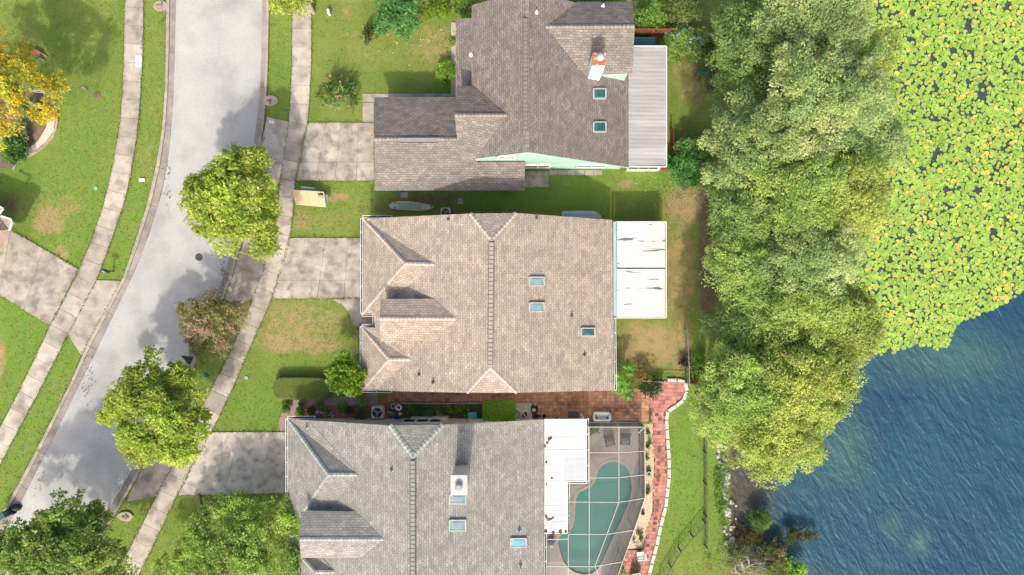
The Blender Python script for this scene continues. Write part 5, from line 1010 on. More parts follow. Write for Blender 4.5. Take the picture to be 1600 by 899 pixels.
shrub('shore_scrub', 1215, 888, 30, 16, 1.2, 'olive scrub between the dead tree and the bright lake bush', [(.28, .34, .10), (.20, .28, .08), (.36, .34, .14)], nl=24, lr=.4, ns=9, nlv=12, ls=.15)
shrub('floating_bush', 1250, 838, 32, 12, .8, 'low bush with red and yellow leaves floating on the lake', [(.10, .20, .04), (.28, .25, .05), (.22, .08, .05), (.06, .14, .04)], nl=22, lr=.32, ns=9, nlv=12, ls=.13)
shrub('lake_edge_bush', 1240, 895, 28, 18, 1.4, 'yellow green bush at the bottom edge of the lake', BR, nl=18, lr=.4, ns=10, nlv=12, ls=.17)
shrub('pink_flower_shrub', 1165, 888, 62, 18, 1.2, 'sparse twiggy shrub with pink flowers at the bottom', [(.26, .30, .12), (.34, .32, .18), (.18, .22, .08)], nl=24, lr=.4, ns=7, nlv=8, ls=.13, spread=1, flowers=(12, [(.8, .15, .3)], .2))
shrub('patio_shrub', 985, 900, 18, 10, .7, 'green shrub under the lower pale chair', GR, nl=8, lr=.3, ns=7, nlv=9, ls=.17)
shrub('shore_weeds', 1128, 765, 12, 85, .35, 'green weeds growing among the white shore rocks', GR, nl=36, lr=.25, ns=8, nlv=9, ls=.12, cat='weeds')
# spiky rosettes
def rosette(name, px, py, z, r, n, label, cols, cat='palm', w=.05, group=None, stem=True, R=None, up=.5):
    c = W(px, py, z)
    g = MB()
    for i in range(n):
        a = random.uniform(0, 6.283); el = random.uniform(0, up); L = r*random.uniform(.7, 1.1); k = random.choice(cols); s = random.uniform(.75, 1.25); k = tuple(q*s for q in k)
        d = Vector((math.cos(a)*math.cos(el), math.sin(a)*math.cos(el), math.sin(el))); x = Vector((-math.sin(a), math.cos(a), 0))*w
        p0 = c; p1 = c+d*L*.5; p2 = c+d*L-Vector((0, 0, L*.35))
        g.poly([p0-x*.4, p0+x*.4, p1+x, p1-x], k); g.poly([p1-x, p1+x, p2+x*.1, p2-x*.1], k)
    if R is None: R = empty(name, (c.x, c.y, 0), label, cat, group)
    g.build('fronds', LM, R)
    if stem: g = MB(); g.tube([(c.x, c.y, 0), c], [.07, .05], 6); g.build('stem', BARK, R)
    return R
rosette('sago_palm', 52, 170, .9, 1.25, 60, 'dark green sago palm in the left planting bed', [(.06, .17, .04), (.09, .22, .05), (.13, .28, .06)], up=.9, w=.07)
for x, y, z, lb in ((962, 592, 2.6, 'tallest spiky dracaena beside the tan roof corner'), (973, 601, 2.2, 'middle spiky dracaena beside the tan roof'), (980, 614, 1.7, 'lowest spiky dracaena over the terracotta walkway'), (968, 606, 1.9, 'small spiky dracaena tucked behind the middle one'), (980, 578, 2.0, 'darker spiky dracaena on the rear lawn side')):
    rosette('dracaena', x, y, z, .75, 42, lb, [(.20, .40, .05), (.26, .48, .07), (.14, .32, .05)], group='spiky dracaenas at the walkway end')
# sapling with mulch ring
c = W(151, 149); R = empty('sapling', c, 'bare young sapling on a bare soil ring in the left lawn', 'sapling'); g = MB(); g.lathe(c.x, c.y, [(.30, .0), (.28, .05), (.1, .06)], 12); g.build('soil_ring', SOILM, R)
g = MB(); g.tube([c, c+Vector((.02, .05, 1.0)), c+Vector((.0, .03, 2.1))], [.03, .025, .01], 5)
for i in range(14): p = c+Vector((0, .03, 1.2+.06*i)); a = random.uniform(0, 6.28); g.tube([p, p+Vector((math.cos(a)*.18, math.sin(a)*.18, .12))], [.01, .004], 4)
g.build('trunk', BARK, R)
c = W(132, 138); g = MB(); g.box(c.x, c.y, .06, .35, .07, .05, rz=-.6); g.lathe(c.x+.2, c.y-.12, [(.06, .0), (.06, .10), (.02, .12)], 8); g.build('sprinkler_head', GREYP, None, origin=c, label='grey sprinkler lying beside the bare sapling', cat='sprinkler')
# dead tree by the shore
c = W(1150, 888); R = empty('dead_tree', c, 'leafless pale branched dead tree at the bottom shore', 'dead tree'); g = MB(); BW = mat('bleached_wood', (.52, .48, .42), (.40, .36, .31), scale=5)
g.tube([c, c+Vector((0, .1, 1.2)), c+Vector((0, .3, 2.4))], [.1, .08, .05], 6); g.build('trunk', BW, R); g = MB()
def br(p, d, L, r, k):
    e = p+d*L; g.tube([p, p.lerp(e, .5)+Vector((random.uniform(-.1, .1)*L, random.uniform(-.1, .1)*L, 0)), e], [r, r*.75, r*.5], 4)
    if k:
        for _ in range(3): br(p.lerp(e, random.uniform(.5, 1)), (d+Vector((random.uniform(-.8, .8), random.uniform(-.8, .8), random.uniform(-.1, .5)))).normalized(), L*.62, r*.55, k-1)
for i in range(7): a = i*.9; br(c+Vector((0, .2, 1.0+i*.2)), Vector((math.cos(a), math.sin(a), .6)).normalized(), 1.3, .045, 3)
g.build('limb', BW, R)

# ------------------------------------------------------------------ lily pads
def pads():
    PR = [(1352, -10), (1600, -10), (1640, -10), (1640, 440), (1600, 452), (1590, 462), (1570, 474), (1545, 487), (1520, 497), (1497, 503), (1489, 516), (1484, 530), (1480, 543), (1462, 547), (1447, 539), (1430, 541), (1410, 548), (1396, 551), (1382, 556), (1370, 552), (1320, 480), (1290, 300), (1290, 0)]
    z = -.20; R = empty('water_lily_mat', W(1470, 260, z), 'floating mat of round green and yellow water lily pads', 'water lilies'); R.location.z = z
    P = [tuple(W(x, y, z)[:2]) for x, y in PR]; s = .262; out = []
    for j in range(-8, 150):
        for i in range(-2, 80):
            X = 24+i*s+(j % 2)*s/2+random.uniform(-.11, .11); Y = -8+j*s*.87+random.uniform(-.11, .11)
            out.append((X, Y))
    A = np.array(out); A = A[inside(P, A[:, 0], A[:, 1])]
    from mathutils import noise
    k = np.array([noise.noise(Vector((x*1.1, y*1.1, 3)))+.6*noise.noise(Vector((x*2.7, y*2.7, 9))) for x, y in A]); A = A[k > -.47]
    g2 = np.array([noise.noise(Vector((x*.35, y*.35, 5))) for x, y in A]); rad = RNG.uniform(.11, .215, len(A))
    cols = [(.22, .38, .06), (.28, .43, .07), (.33, .43, .07), (.25, .41, .06), (.30, .42, .075)]; odd = [(.60, .46, .08), (.62, .44, .10), (.50, .48, .08), (.55, .42, .08), (.55, .36, .09)]
    def pad(g, x, y, zz, r, c, a0, n=9):
        pts = [(x, y, zz)]+[(x+r*math.cos(a0+t)*random.uniform(.95, 1.03), y+r*math.sin(a0+t), zz+random.uniform(0, .02)) for t in np.linspace(.25, 6.03, n)]
        i = len(g.v); g.v += pts
        for k in range(1, n): g.f.append((i, i+k, i+k+1)); g.c.append(c); g.m.append(0)
    PM = mat('lily_pad', (1, 1, 1), (.85, .88, .85), scale=3, rough=.45, attr=True, spec=.4, fine=.12, fscale=12)
    def col(q): return tuple(np.array(random.choice(odd) if random.random() < .045+max(0, q)*.22 else random.choice(cols))*random.uniform(.8, 1.2))
    vis = (A[:, 0] < 39.5) & (np.abs(A[:, 1]) < 22) & (A[:, 0] > 28.5); order = np.argsort(-rad*vis)[:300]; big = set(order.tolist())
    protos = []
    for i in range(24): g = MB(); pad(g, 0, 0, 0, 1, col(.2), 0); protos.append(g.mesh('lily_pad', PM))
    g = MB()
    for i, (x, y) in enumerate(A):
        zz = z+random.uniform(.005, .06)
        if i in big:
            o = bpy.data.objects.new('lily_pad', random.choice(protos)); COL.objects.link(o); o.parent = R; o.location = Vector((x, y, zz))-R.location; o.scale = (rad[i],)*2+(.4,); o.rotation_euler.z = random.uniform(0, 6.28)
        else: pad(g, x, y, zz, rad[i], col(g2[i]), random.uniform(0, 6.28))
    g.build('small_lily_pads', PM, R, kind='stuff')
pads()

# ------------------------------------------------------------------ shore rocks
RR = []
for i in range(95):
    y = random.uniform(694, 850); x = 1122+ (y-694)*.10+random.gauss(4, 5); c = W(x, y); s = random.uniform(.07, .19) if random.random() < .9 else .28
    bm = bmesh.new(); bmesh.ops.create_icosphere(bm, subdivisions=1, radius=s)
    for v in bm.verts: v.co = Vector((v.co.x*random.uniform(.7, 1.2), v.co.y*random.uniform(.7, 1.2), v.co.z*.6*random.uniform(.7, 1.1)))
    me = bpy.data.meshes.new('shore_rock'); bm.to_mesh(me); bm.free(); me.materials.append(ROCKM); o = bpy.data.objects.new('shore_rock', me); o.location = (c.x, c.y, .06); COL.objects.link(o)
    tag(o, 'pale angular rock in the line of riprap on the lower shore', 'rock', 'pale rocks lining the lower shore')

# ------------------------------------------------------------------ grass blades and fallen leaves
EXCL = [STREETP, WS, ES]+[wpoly(q) for q in (D0, D1, D2, D3, A0, A1, A2, A3, WALK2, LP1, BEDN, POOLDECK, P1)]+[wpoly([(575, 345), (1040, 345), (1040, 600), (575, 600)]), wpoly([(590, 165), (820, 165), (820, 300), (590, 300)]), wpoly([(720, -60), (1040, -60), (1040, 268), (720, 268)]), wpoly([(600, 608), (1040, 608), (1040, 665), (600, 665)]), wpoly([(455, 660), (860, 660), (860, 1100), (455, 1100)]), wpoly([(-90, 120), (92, 150), (92, 240), (20, 270), (-90, 280)]), wpoly([(1000, 660), (1040, 660), (1043, 740), (1036, 800), (1010, 905), (950, 905), (1000, 780)]), wpoly([(820, 266), (857, 266), (857, 294), (820, 294)])]
n = 120000; X = RNG.uniform(-41, 19.5, n); Y = RNG.uniform(-23.5, 23.5, n); ok = X < shore_x(Y)-.4
for q in EXCL: ok &= ~inside(q, X, Y)
X = X[ok]; Y = Y[ok]; n = len(X); P = np.stack([X, Y, np.zeros(n)], -1); D = RNG.normal(size=(n, 3)); D[:, 2] = np.abs(D[:, 2])*.6+.25; Nn = RNG.normal(size=(n, 3)); Ln = RNG.uniform(.05, .15, n)
gp = np.array([(.20, .32, .05), (.25, .36, .06), (.31, .36, .10), (.17, .28, .04)])[RNG.integers(0, 4, n)]
V = leafquads(P, D, Nn, Ln, Ln*.45)
link('grass_tufts', mesh_np('grass_tufts', V, 4, gp*RNG.uniform(.7, 1.25, (n, 1)), leafmat('grass_blade', (1, 1, 1), (.85, .9, .8), trans=.3))).update_tag()
tag(bpy.data.objects['grass_tufts'], label='short grass blades over all the lawns', cat='grass', kind='stuff')
def litter(name, px, py, rx, ry, n, cols, label, ls=.16):
    X = RNG.normal(size=n)*rx*.5+px; Y = RNG.normal(size=n)*ry*.5+py; P = np.stack([(X-800)/20, -(Y-449.5)/20, np.full(n, .1)], -1); D = RNG.normal(size=(n, 3)); D[:, 2] *= .1; Nn = np.tile([0, 0, 1.], (n, 1)); Ln = ls*RNG.uniform(.6, 1.3, n)
    o = link(name, mesh_np(name, leafquads(P, D, Nn, Ln, Ln*.5), 4, np.array(cols)[RNG.integers(0, len(cols), n)], LM)); tag(o, label=label, cat='fallen leaves', kind='stuff')
def edge_grass():
    Vs = []
    for line in (wsL, wsR, esL, esR, wcO, ecO, D0+D0[:1], D1+D1[:1], D2+D2[:1], D3+D3[:1], WALK2[:6]):
        pp = resample(line, .06); a = np.array([tuple(p) for p in pp])
        keep = RNG.random(len(a)) < .8; a = a[keep]; m_ = (np.abs(a[:, 0]) < 42) & (np.abs(a[:, 1]) < 24)
        for q in (D0, D1, D2, D3, A0, A1, A2, A3, WALK2): # not across a concrete to concrete joint
            c = np.mean(np.array(wpoly(q)), 0); m_ &= ~inside([tuple(c+(np.array(p)-c)*.96) for p in wpoly(q)], a[:, 0], a[:, 1])
        for q in (WS, ES): m_ &= ~inside([tuple(p) for p in q], a[:, 0]+.12, a[:, 1]) | ~inside([tuple(p) for p in q], a[:, 0]-.12, a[:, 1])
        a = a[m_]; k = 3; a = np.repeat(a, k, 0)+RNG.normal(size=(len(a)*k, 2))*.05; n = len(a)
        D = RNG.normal(size=(n, 3)); D[:, 2] = np.abs(D[:, 2])*.4+.3; Ln = RNG.uniform(.06, .17, n)
        Vs.append(leafquads(np.concatenate([a, np.full((n, 1), .05)], 1), D, RNG.normal(size=(n, 3)), Ln, Ln*.45))
    V = np.concatenate(Vs); n = len(V)//4; gp = np.array([(.18, .29, .05), (.24, .32, .07), (.27, .25, .10)])[RNG.integers(0, 3, n)]
    tag(link('edge_grass', mesh_np('edge_grass', V, 4, gp, MATS['grass_blade'])), label='ragged grass creeping over the concrete edges', cat='grass', kind='stuff')
edge_grass()
for k, (x, y, rx, ry, n) in enumerate(((138, 590, 10, 50, 70), (262, 290, 6, 60, 40), (196, 762, 12, 30, 60), (350, 430, 8, 30, 50), (60, 735, 12, 50, 50), (413, 200, 5, 40, 40), (255, 30, 8, 12, 20))):
    litter('gutter_debris', x, y, rx, ry, n, [(.10, .08, .05), (.16, .12, .07), (.07, .06, .05)], 'dark leaf debris gathered along the gutter', .12)
litter('fallen_leaves', 1060, 298, 70, 40, 130, [(.6, .55, .35), (.7, .66, .5), (.5, .4, .15)], 'pale fallen leaves on the lawn below the glossy shrub')
litter('fallen_leaves', 640, 62, 70, 30, 34, [(.7, .5, .12), (.7, .65, .45)], 'yellow fallen leaves below the broad leaved shrub', .22)
litter('fallen_leaves', 660, 621, 90, 8, 60, [(.6, .4, .2), (.5, .42, .35)], 'dry leaves scattered on the shaded walkway', .12)

# ------------------------------------------------------------------ small objects
def obj(name, px, py, label, cat, z=0, group=None): return empty(name, W(px, py, z) if z == 0 else Vector((*W(px, py, z)[:2], z)), label, cat, group)
# wheeled bin
R = obj('wheeled_bin', 17, 800, 'dark green wheeled bin standing in the gutter at lower left', 'bin'); c = R.location; BIN = mat('dark_green_plastic', (.025, .075, .085), (.03, .09, .10), rough=.45, spec=.5)
rz = .55; M = Matrix.Rotation(rz, 3, 'Z')
def loc(dx, dy, z): return c+M @ Vector((dx, dy, z))
g = MB(); q = loc(0, 0, .5); g.box(q.x, q.y, .5, .52, .50, 1.0, rz=rz, taper=1.0); g.build('bin_body', BIN, R, bevel=.03)
g = MB(); q = loc(-.02, 0, 1.03); g.box(q.x, q.y, 1.04, .62, .58, .07, rz=rz, taper=.9); g.build('lid', BIN, R, bevel=.02)
g = MB(); g.bar(loc(.36, -.25, .98), loc(.36, .25, .98), .04); g.build('handle', BLACK, R)
for s in (-.28, .28): g = MB(); a = loc(.27, s-.03, .12); b = loc(.27, s+.03, .12); g.tube([a, b], .12, 12); g.build('wheel', BLACK, R)
g = MB(); q = loc(.62, .05, .2); g.lathe(q.x, q.y, [(.32, .0), (.36, .12), (.28, .3), (.12, .42), (.05, .5)], 10, sx=1.2, sy=.8); g.build('bin_bag', BLACK, None, origin=(q.x, q.y, 0), smooth=True, label='black tied refuse bag slumped against the bin', cat='refuse bag')
# manhole
c = W(311, 402); R = empty('manhole_cover', c, 'round dark iron manhole cover set in the street', 'manhole cover'); g = MB(); g.lathe(c.x, c.y, [(.42, .006), (.42, .014)], 32); g.build('collar_ring', mat('patched_concrete', (.42, .42, .41), (.38, .38, .37)), R)
g = MB(); g.lathe(c.x, c.y, [(.30, .014), (.30, .026), (.27, .028)], 28)
for i in range(-3, 4):
    L = math.sqrt(max(0, .25**2-(i*.07)**2))
    if L > .03: g.box(c.x, c.y+i*.07, .03, 2*L, .025, .012)
g.build('iron_lid', mat('cast_iron', (.10, .09, .085), (.07, .065, .06), scale=12, rough=.7), R)
# storm drain
R = obj('storm_drain', 300, 565, 'black storm drain opening in the kerb between two street trees', 'storm drain'); g = MB(); g.prism(wpoly([(283, 556), (306, 558), (300, 576), (292, 566)]), .0, .034); g.build('dark_opening', BLACK, R)  # flat black plate stands in for the dark inside of the drain opening
g = MB(); g.bar(W(309, 558, .0)+Vector((0, 0, .09)), W(300, 577, 0)+Vector((0, 0, .09)), .14, .16); g.build('lintel', CURB, R)
# mailboxes and covers
R = obj('mailbox', 178, 424, 'black and grey mailbox on a post by the far kerb', 'mailbox'); c = R.location; g = MB(); g.box(c.x, c.y, .55, .1, .1, 1.1); g.build('post', WOOD, R); g = MB(); g.box(c.x+.05, c.y, 1.15, .55, .2, .16, rz=-.3); g.lathe(c.x+.05, c.y, [(.09, 1.2), (.09, 1.27)], 8); g.build('letter_box', BLACK, R); g = MB(); g.box(c.x-.05, c.y-.06, 1.24, .25, .1, .02, rz=-.3); g.build('flag_plate', GREYP, R)
for x, y, w, h, lb in ((222.5, 281.5, 9, 5, 'white rectangular utility lid in the verge grass'), (217.5, 96, 9, 19, 'white painted cover plate on the west sidewalk'), (425, 191, 8, 5, 'small white plate on the north driveway apron')):
    c = W(x, y); R = empty('utility_cover', c, lb, 'utility cover'); g = MB(); g.box(c.x, c.y, .075, w/20, h/20, .05); g.build('cover_lid', WHITE, R, bevel=.01); g = MB(); g.box(c.x, c.y, .103, w/60, .04, .008); g.build('lifting_slot', GREYP, R)
c = W(515, 21); g = MB(); g.box(c.x, c.y, .25, .22, .42, .5, rz=.15, taper=.85); g.build('utility_pedestal', WHITE, None, origin=c, bevel=.03, label='white upright utility pedestal on the top lawn', cat='utility box')
for x, y, lb in ((423, 158, 'tan rounded stone pad at the kerb above the north driveway'), (197, 806, 'tan rounded stone pad at the kerb near the bottom left tree'), (252, 10, 'grey rounded stone pad with brown stones at the top kerb')):
    c = W(x, y); R = empty('stone_pad', c, lb, 'stone pad'); g = MB(); pts = [(c.x+.62*math.cos(a)*random.uniform(.85, 1.05), c.y+.42*math.sin(a)*random.uniform(.85, 1.05)) for a in np.linspace(0, 6.28, 15)[:-1]]; g.prism(pts, 0, .14); g.build('pad', CURB, R, bevel=.02)
    for i in range(5): g = MB(); a = random.uniform(0, 6.28); r = random.uniform(0, .35); q = (c.x+r*math.cos(a), c.y+r*.6*math.sin(a)); g.lathe(*q, [(.10, .13), (.09, .2), (.04, .23)], 7); g.build('stone', WOOD, R)
for x, y, a in ((431, 8, -.8), (438, 16, -.8), (443, 21, -.6)):
    c = W(x, y); g = MB(); g.box(c.x, c.y, .08, .42, .16, .12, rz=a); g.build('white_block', WHITE, None, origin=c, bevel=.02, label='white kerb block in the row under the top street tree', cat='block', group='white blocks on the top verge')
for x, y, lb in ((322, 587, 'dark round valve cover in the grass beside the sidewalk'), (385, 590, 'pale green valve box in the front lawn'), (150, 294, 'blue green valve cover in the west lawn')):
    c = W(x, y); g = MB(); g.lathe(c.x, c.y, [(.17, 0), (.16, .06), (.12, .075)], 14); g.build('valve_cover', BIN if 'dark' in lb else mat('faded_green_plastic', (.26, .42, .34), (.2, .34, .28)), None, origin=c, label=lb, cat='valve cover')
# garden lounger on the west lawn
R = obj('garden_chair', 60, 85, 'small red and grey wooden garden chair tipped on the west lawn', 'chair'); c = R.location; rz = -.55; M = Matrix.Rotation(rz, 3, 'Z')
RP = mat('faded_red_paint', (.50, .17, .13), (.40, .14, .11), scale=5)
for i in range(5): g = MB(); q = c+M @ Vector((-.35+i*.16, 0, .30+i*.0)); g.box(q.x, q.y, .32, .12, .5, .04, rz=rz); g.build('slat', RP if i < 4 else WOOD, R)
for s in (-.2, .2): g = MB(); g.bar(c+M @ Vector((-.4, s, .28)), c+M @ Vector((.75, s, .08)), .07); g.build('rail', mat('greyed_wood', (.42, .36, .32), (.3, .26, .23)), R)
for dx in (-.4, .3):
    for s in (-.22, .22): g = MB(); q = c+M @ Vector((dx, s, 0)); g.box(q.x, q.y, .14, .06, .06, .28, rz=rz); g.build('leg', WOOD, R)
# plywood sheet leaning on a teal frame
R = obj('plywood_stand', 485, 311, 'plywood sheet with a window cut-out lying on a teal frame beside the sidewalk', 'plywood'); z = .95
def wq(pts, zz): return [tuple(W(x, y, zz)[:2]) for x, y in pts]
g = MB()
Q = [(457, 296.5), (506, 300), (509.5, 324), (462, 320)]
def bl(u, v): a, b, c_, d = [Vector(q) for q in Q]; p = a.lerp(b, u).lerp(d.lerp(c_, u), v); return (p.x, p.y)
def pq(u0, v0, u1, v1): g.prism(wq([bl(u0, v0), bl(u1, v0), bl(u1, v1), bl(u0, v1)], z), z-.03, z)
pq(0, 0, .47, 1); g.build('board', PLY, R); g = MB(); pq(.474, 0, .79, 1); pq(.792, 0, .97, .07); pq(.792, .27, .97, .34); pq(.792, .40, .97, 1); pq(.972, 0, 1, 1); g.build('board', PLY, R)
g = MB(); BT = mat('blue_grey_panel', (.20, .36, .40), (.16, .30, .34)); g.prism(wq([(470, 291), (492, 294), (492, 298), (470, 297)], .7), .66, .7); g.prism(wq([(506, 304), (512, 305), (512, 318), (508, 318)], .7), .66, .7); g.build('teal_panel', BT, R)
for x, y in ((464, 301), (500, 303), (504, 319), (468, 317)): g = MB(); q = W(x, y, .5); g.box(q.x, q.y, .45, .07, .07, .9); g.build('leg', BT, R)
# paddle board
R = obj('paddle_board', 642, 322, 'long pale grey paddle board lying between two houses', 'paddle board'); z = .18
out = [(607, 322), (611, 317), (620, 314.5), (635, 314.5), (650, 316), (664, 318.5), (672, 320), (678, 323), (673, 327), (664, 329), (650, 329.5), (635, 328.5), (620, 328), (611, 326)]
out = [(x, y) for x, y in out]; g = MB(); ctr = Vector(W(642, 322, z)[:2]); W_ = [Vector(q) for q in wq(out, z)]
g.prism([tuple(q) for q in W_], .06, .15); g.prism([tuple(ctr+(q-ctr)*.94) for q in W_], .15, .175); g.build('board_hull', mat('dirty_white_fibreglass', (.46, .47, .42), (.36, .37, .32), scale=2, rough=.4), R)
g = MB(); g.prism(wq([(622, 316.5), (658, 318), (658, 327), (622, 326.5)], z), .175, .185); g.build('deck_pad', mat('grey_deck_pad', (.36, .36, .30), (.29, .29, .24), scale=4), R)
for x, y in ((617.5, 317.5), (617.5, 325), (674, 322.5)): g = MB(); q = W(x, y, z); g.box(q.x, q.y, .19, .16, .09, .02); g.build('fitting', BLACK, R)
for x in (625, 655): g = MB(); q = W(x, 322, 0); g.box(q.x, q.y, .03, .1, .7, .06); g.build('support_block', WOOD, R)
# air conditioners
def ac(px, py, label, s=1.0, px_h=.75):
    R = obj('air_conditioner', px, py, label, 'air conditioner', 0); c = W(px, py, px_h); R.location = Vector((c.x, c.y, 0)); w = .95*s
    g = MB(); g.box(c.x, c.y, px_h/2, w, w, px_h); g.build('casing', mat('beige_metal', (.62, .59, .52), (.56, .53, .47), rough=.5), R, bevel=.08)
    g = MB(); g.lathe(c.x, c.y, [(.37*s, px_h+.003), (.37*s, px_h+.012)], 24); g.build('fan_well', BLACK, R)
    for i in range(3): g = MB(); a = i*2.09+.4; g.box(c.x+.19*s*math.cos(a), c.y+.19*s*math.sin(a), px_h+.03, .27*s, .17*s, .01, rz=a, tilt=(.2, 0)); g.build('fan_blade', mat('grey_fan_blade', (.3, .33, .34), (.25, .28, .29)), R)
    g = MB()
    for r in (.12, .2, .28, .36):
        pts = [(c.x+r*s*math.cos(a), c.y+r*s*math.sin(a), px_h+.06) for a in np.linspace(0, 6.283, 20)]; g.tube(pts, .006, 3)
    g.build('grille', BLACK, R); g = MB(); g.lathe(c.x, c.y, [(.07*s, px_h+.03), (.07*s, px_h+.06)], 10); g.build('motor_hub', GREYP, R)
ac(589.5, 645, 'square beige air conditioner by the mulch bed of the grey house'); ac(696, 332, 'white air conditioner half under the north eave of the tan house', .8)
# skiff against the house
R = obj('upturned_skiff', 908, 336, 'pale blue grey upturned skiff tucked along the tan house wall', 'boat'); z = .45; g = MB()
o1 = wq([(877, 331.5), (882, 329.5), (926, 329), (932, 331), (940, 337), (940, 342), (880, 342)], z); g.prism(o1, .05, .3); c2 = Vector(W(908, 336, z)[:2]); g.prism([tuple(c2+(Vector(q)-c2)*.88) for q in o1], .3, .45); g.build('hull', mat('pale_blue_grey_gelcoat', (.42, .48, .50), (.34, .40, .42), rough=.3, spec=.5), R, bevel=.04)
g = MB(); g.bar(W(882, 335.5, z)+Vector((0, 0, .02)), W(936, 336, z)+Vector((0, 0, .02)), .05, .05); g.build('keel', GREYP, R)
# bucket
R = obj('teal_bucket', 623, 301, 'teal bucket under the garage eave of the mint house', 'bucket'); c = R.location; g = MB(); g.lathe(c.x, c.y, [(.14, 0), (.19, .4), (.21, .4), (.21, .36), (.17, .34), (.13, .04)], 14); g.build('bucket_body', TEAL, R); g = MB(); g.tube([(c.x-.2, c.y, .38), (c.x, c.y-.2, .42), (c.x+.2, c.y, .38)], .01, 4); g.build('handle', GREYP, R)
# turquoise patio chair
def armchair(px, py, label, m, rz=0, s=1.0):
    R = obj('garden_armchair', px, py, label, 'chair'); R.rotation_euler.z = 0; c = R.location; M = Matrix.Rotation(rz, 3, 'Z')
    def L(x, y, z): return c+M @ Vector((x*s, y*s, z))
    g = MB(); q = L(0, 0, .4); g.box(q.x, q.y, .4, .48*s, .46*s, .05, rz=rz, taper=.95); g.build('seat', m, R, bevel=.02)
    for i in range(5): g = MB(); a = L(-.2+.1*i, .20, .42); b = L(-.2+.1*i, .36, .9-.02*abs(i-2)); g.bar(a, b, .075*s, .03); g.build('back_slat', m, R)
    g = MB(); g.bar(L(-.26, .36, .9), L(.26, .36, .9), .06); g.build('top_rail', m, R)
    for sx in (-1, 1):
        g = MB(); g.bar(L(sx*.29, -.24, .62), L(sx*.29, .28, .64), .09, .04); g.build('armrest', m, R)
        for y in (-.22, .22): g = MB(); g.bar(L(sx*.27, y, 0), L(sx*.28, y, .62), .05); g.build('leg', m, R)
    return R
armchair(739, 647, 'turquoise plastic armchair beside the bright box hedge', TEAL, 3.14, .95)
PG = mat('pale_green_plastic', (.50, .64, .57), (.44, .58, .51), rough=.5)
armchair(998.5, 865, 'pale green slatted armchair on the red patio', PG, .45-1.9, 1.05); armchair(992, 897, 'pale green armchair cut off by the bottom edge', PG, .2, 1.05)
# deck loungers inside the cage
def slatchair(px, py, label, rz):
    R = obj('deck_chair', px, py, label, 'deck chair'); c = R.location; M = Matrix.Rotation(rz, 3, 'Z'); m = mat('dark_grey_weave', (.075, .08, .08), (.055, .06, .06), scale=8)
    def L(x, y, z): return c+M @ Vector((x, y, z))
    for i in range(6): g = MB(); g.bar(L(-.3, -.45+i*.1, .38), L(.3, -.45+i*.1, .38), .05, .03); g.build('seat_slat', m, R)
    for i in range(4): g = MB(); g.bar(L(-.3, .18+i*.1, .45+i*.13), L(.3, .18+i*.1, .45+i*.13), .09, .03); g.build('back_slat', m, R)
    for s in (-1, 1):
        g = MB(); g.bar(L(s*.33, -.5, .38), L(s*.33, .15, .4), .06); g.bar(L(s*.33, .15, .4), L(s*.33, .5, .85), .06); g.build('side_frame', BLACK, R)
        for y in (-.45, .2): g = MB(); g.bar(L(s*.33, y, 0), L(s*.33, y, .38), .05); g.build('leg', BLACK, R)
slatchair(951, 686, 'angled dark deck chair on the left inside the pool cage', .25); slatchair(976, 684, 'straight dark deck chair on the right inside the pool cage', -.03)
# white tub
R = obj('white_tub', 941, 652, 'white oval edged tub lying on the terracotta walkway', 'tub'); c = W(941, 652, .5); R.location = Vector((c.x, c.y, 0)); g = MB()
def rrect(cx, cy, w, h, r, n=5):
    o = []
    for sx, sy, a0 in ((1, 1, 0), (-1, 1, math.pi/2), (-1, -1, math.pi), (1, -1, 1.5*math.pi)):
        for k in range(n): a = a0+k*math.pi/2/(n-1); o.append((cx+sx*(w/2-r)+r*math.cos(a), cy+sy*(h/2-r)+r*math.sin(a)))
    return o
oo = rrect(c.x, c.y, 1.36, .72, .2); ii = rrect(c.x, c.y+.03, 1.12, .50, .14); lo = rrect(c.x, c.y+.03, .95, .38, .12); n = len(oo)
for A_, za, B_, zb in ((oo, 0, oo, .5), (oo, .5, ii, .49), (ii, .49, lo, .2)):
    for i in range(n): j = (i+1) % n; g.poly([(*A_[i], za), (*A_[j], za), (*B_[j], zb), (*B_[i], zb)])
g.poly([(*q, .2) for q in lo]); g.build('tub_shell', WHITE, R)
for s in (-1, 1): g = MB(); g.box(c.x+s*.42, c.y-.08, .32, .09, .2, .03, rz=s*-.6); g.build('strap', BLACK, R)
c = W(895.5, 648.5); g = MB(); g.box(c.x, c.y, .075, .82, .55, .03, rz=-.05); g.build('door_mat', mat('charcoal_rubber', (.085, .085, .09), (.07, .07, .075), scale=8), None, origin=c, label='charcoal door mat on the terracotta walkway by the white roof', cat='mat')
# white frame beside the chair
R = obj('bench_rail', 746, 657, 'white metal bench rail below the turquoise chair', 'rail'); g = MB(); z = 1.0
g.bar(W(733, 656.5, z), W(759, 656, z), .06); g.build('top_bar', WHITE, R)
for x in (733.5, 759): g = MB(); p = W(x, 656, z); g.bar((p.x, p.y, 0), (p.x, p.y, z), .05); g.bar((p.x, p.y, z), (p.x, p.y-.3, z), .05); g.build('upright', WHITE, R)
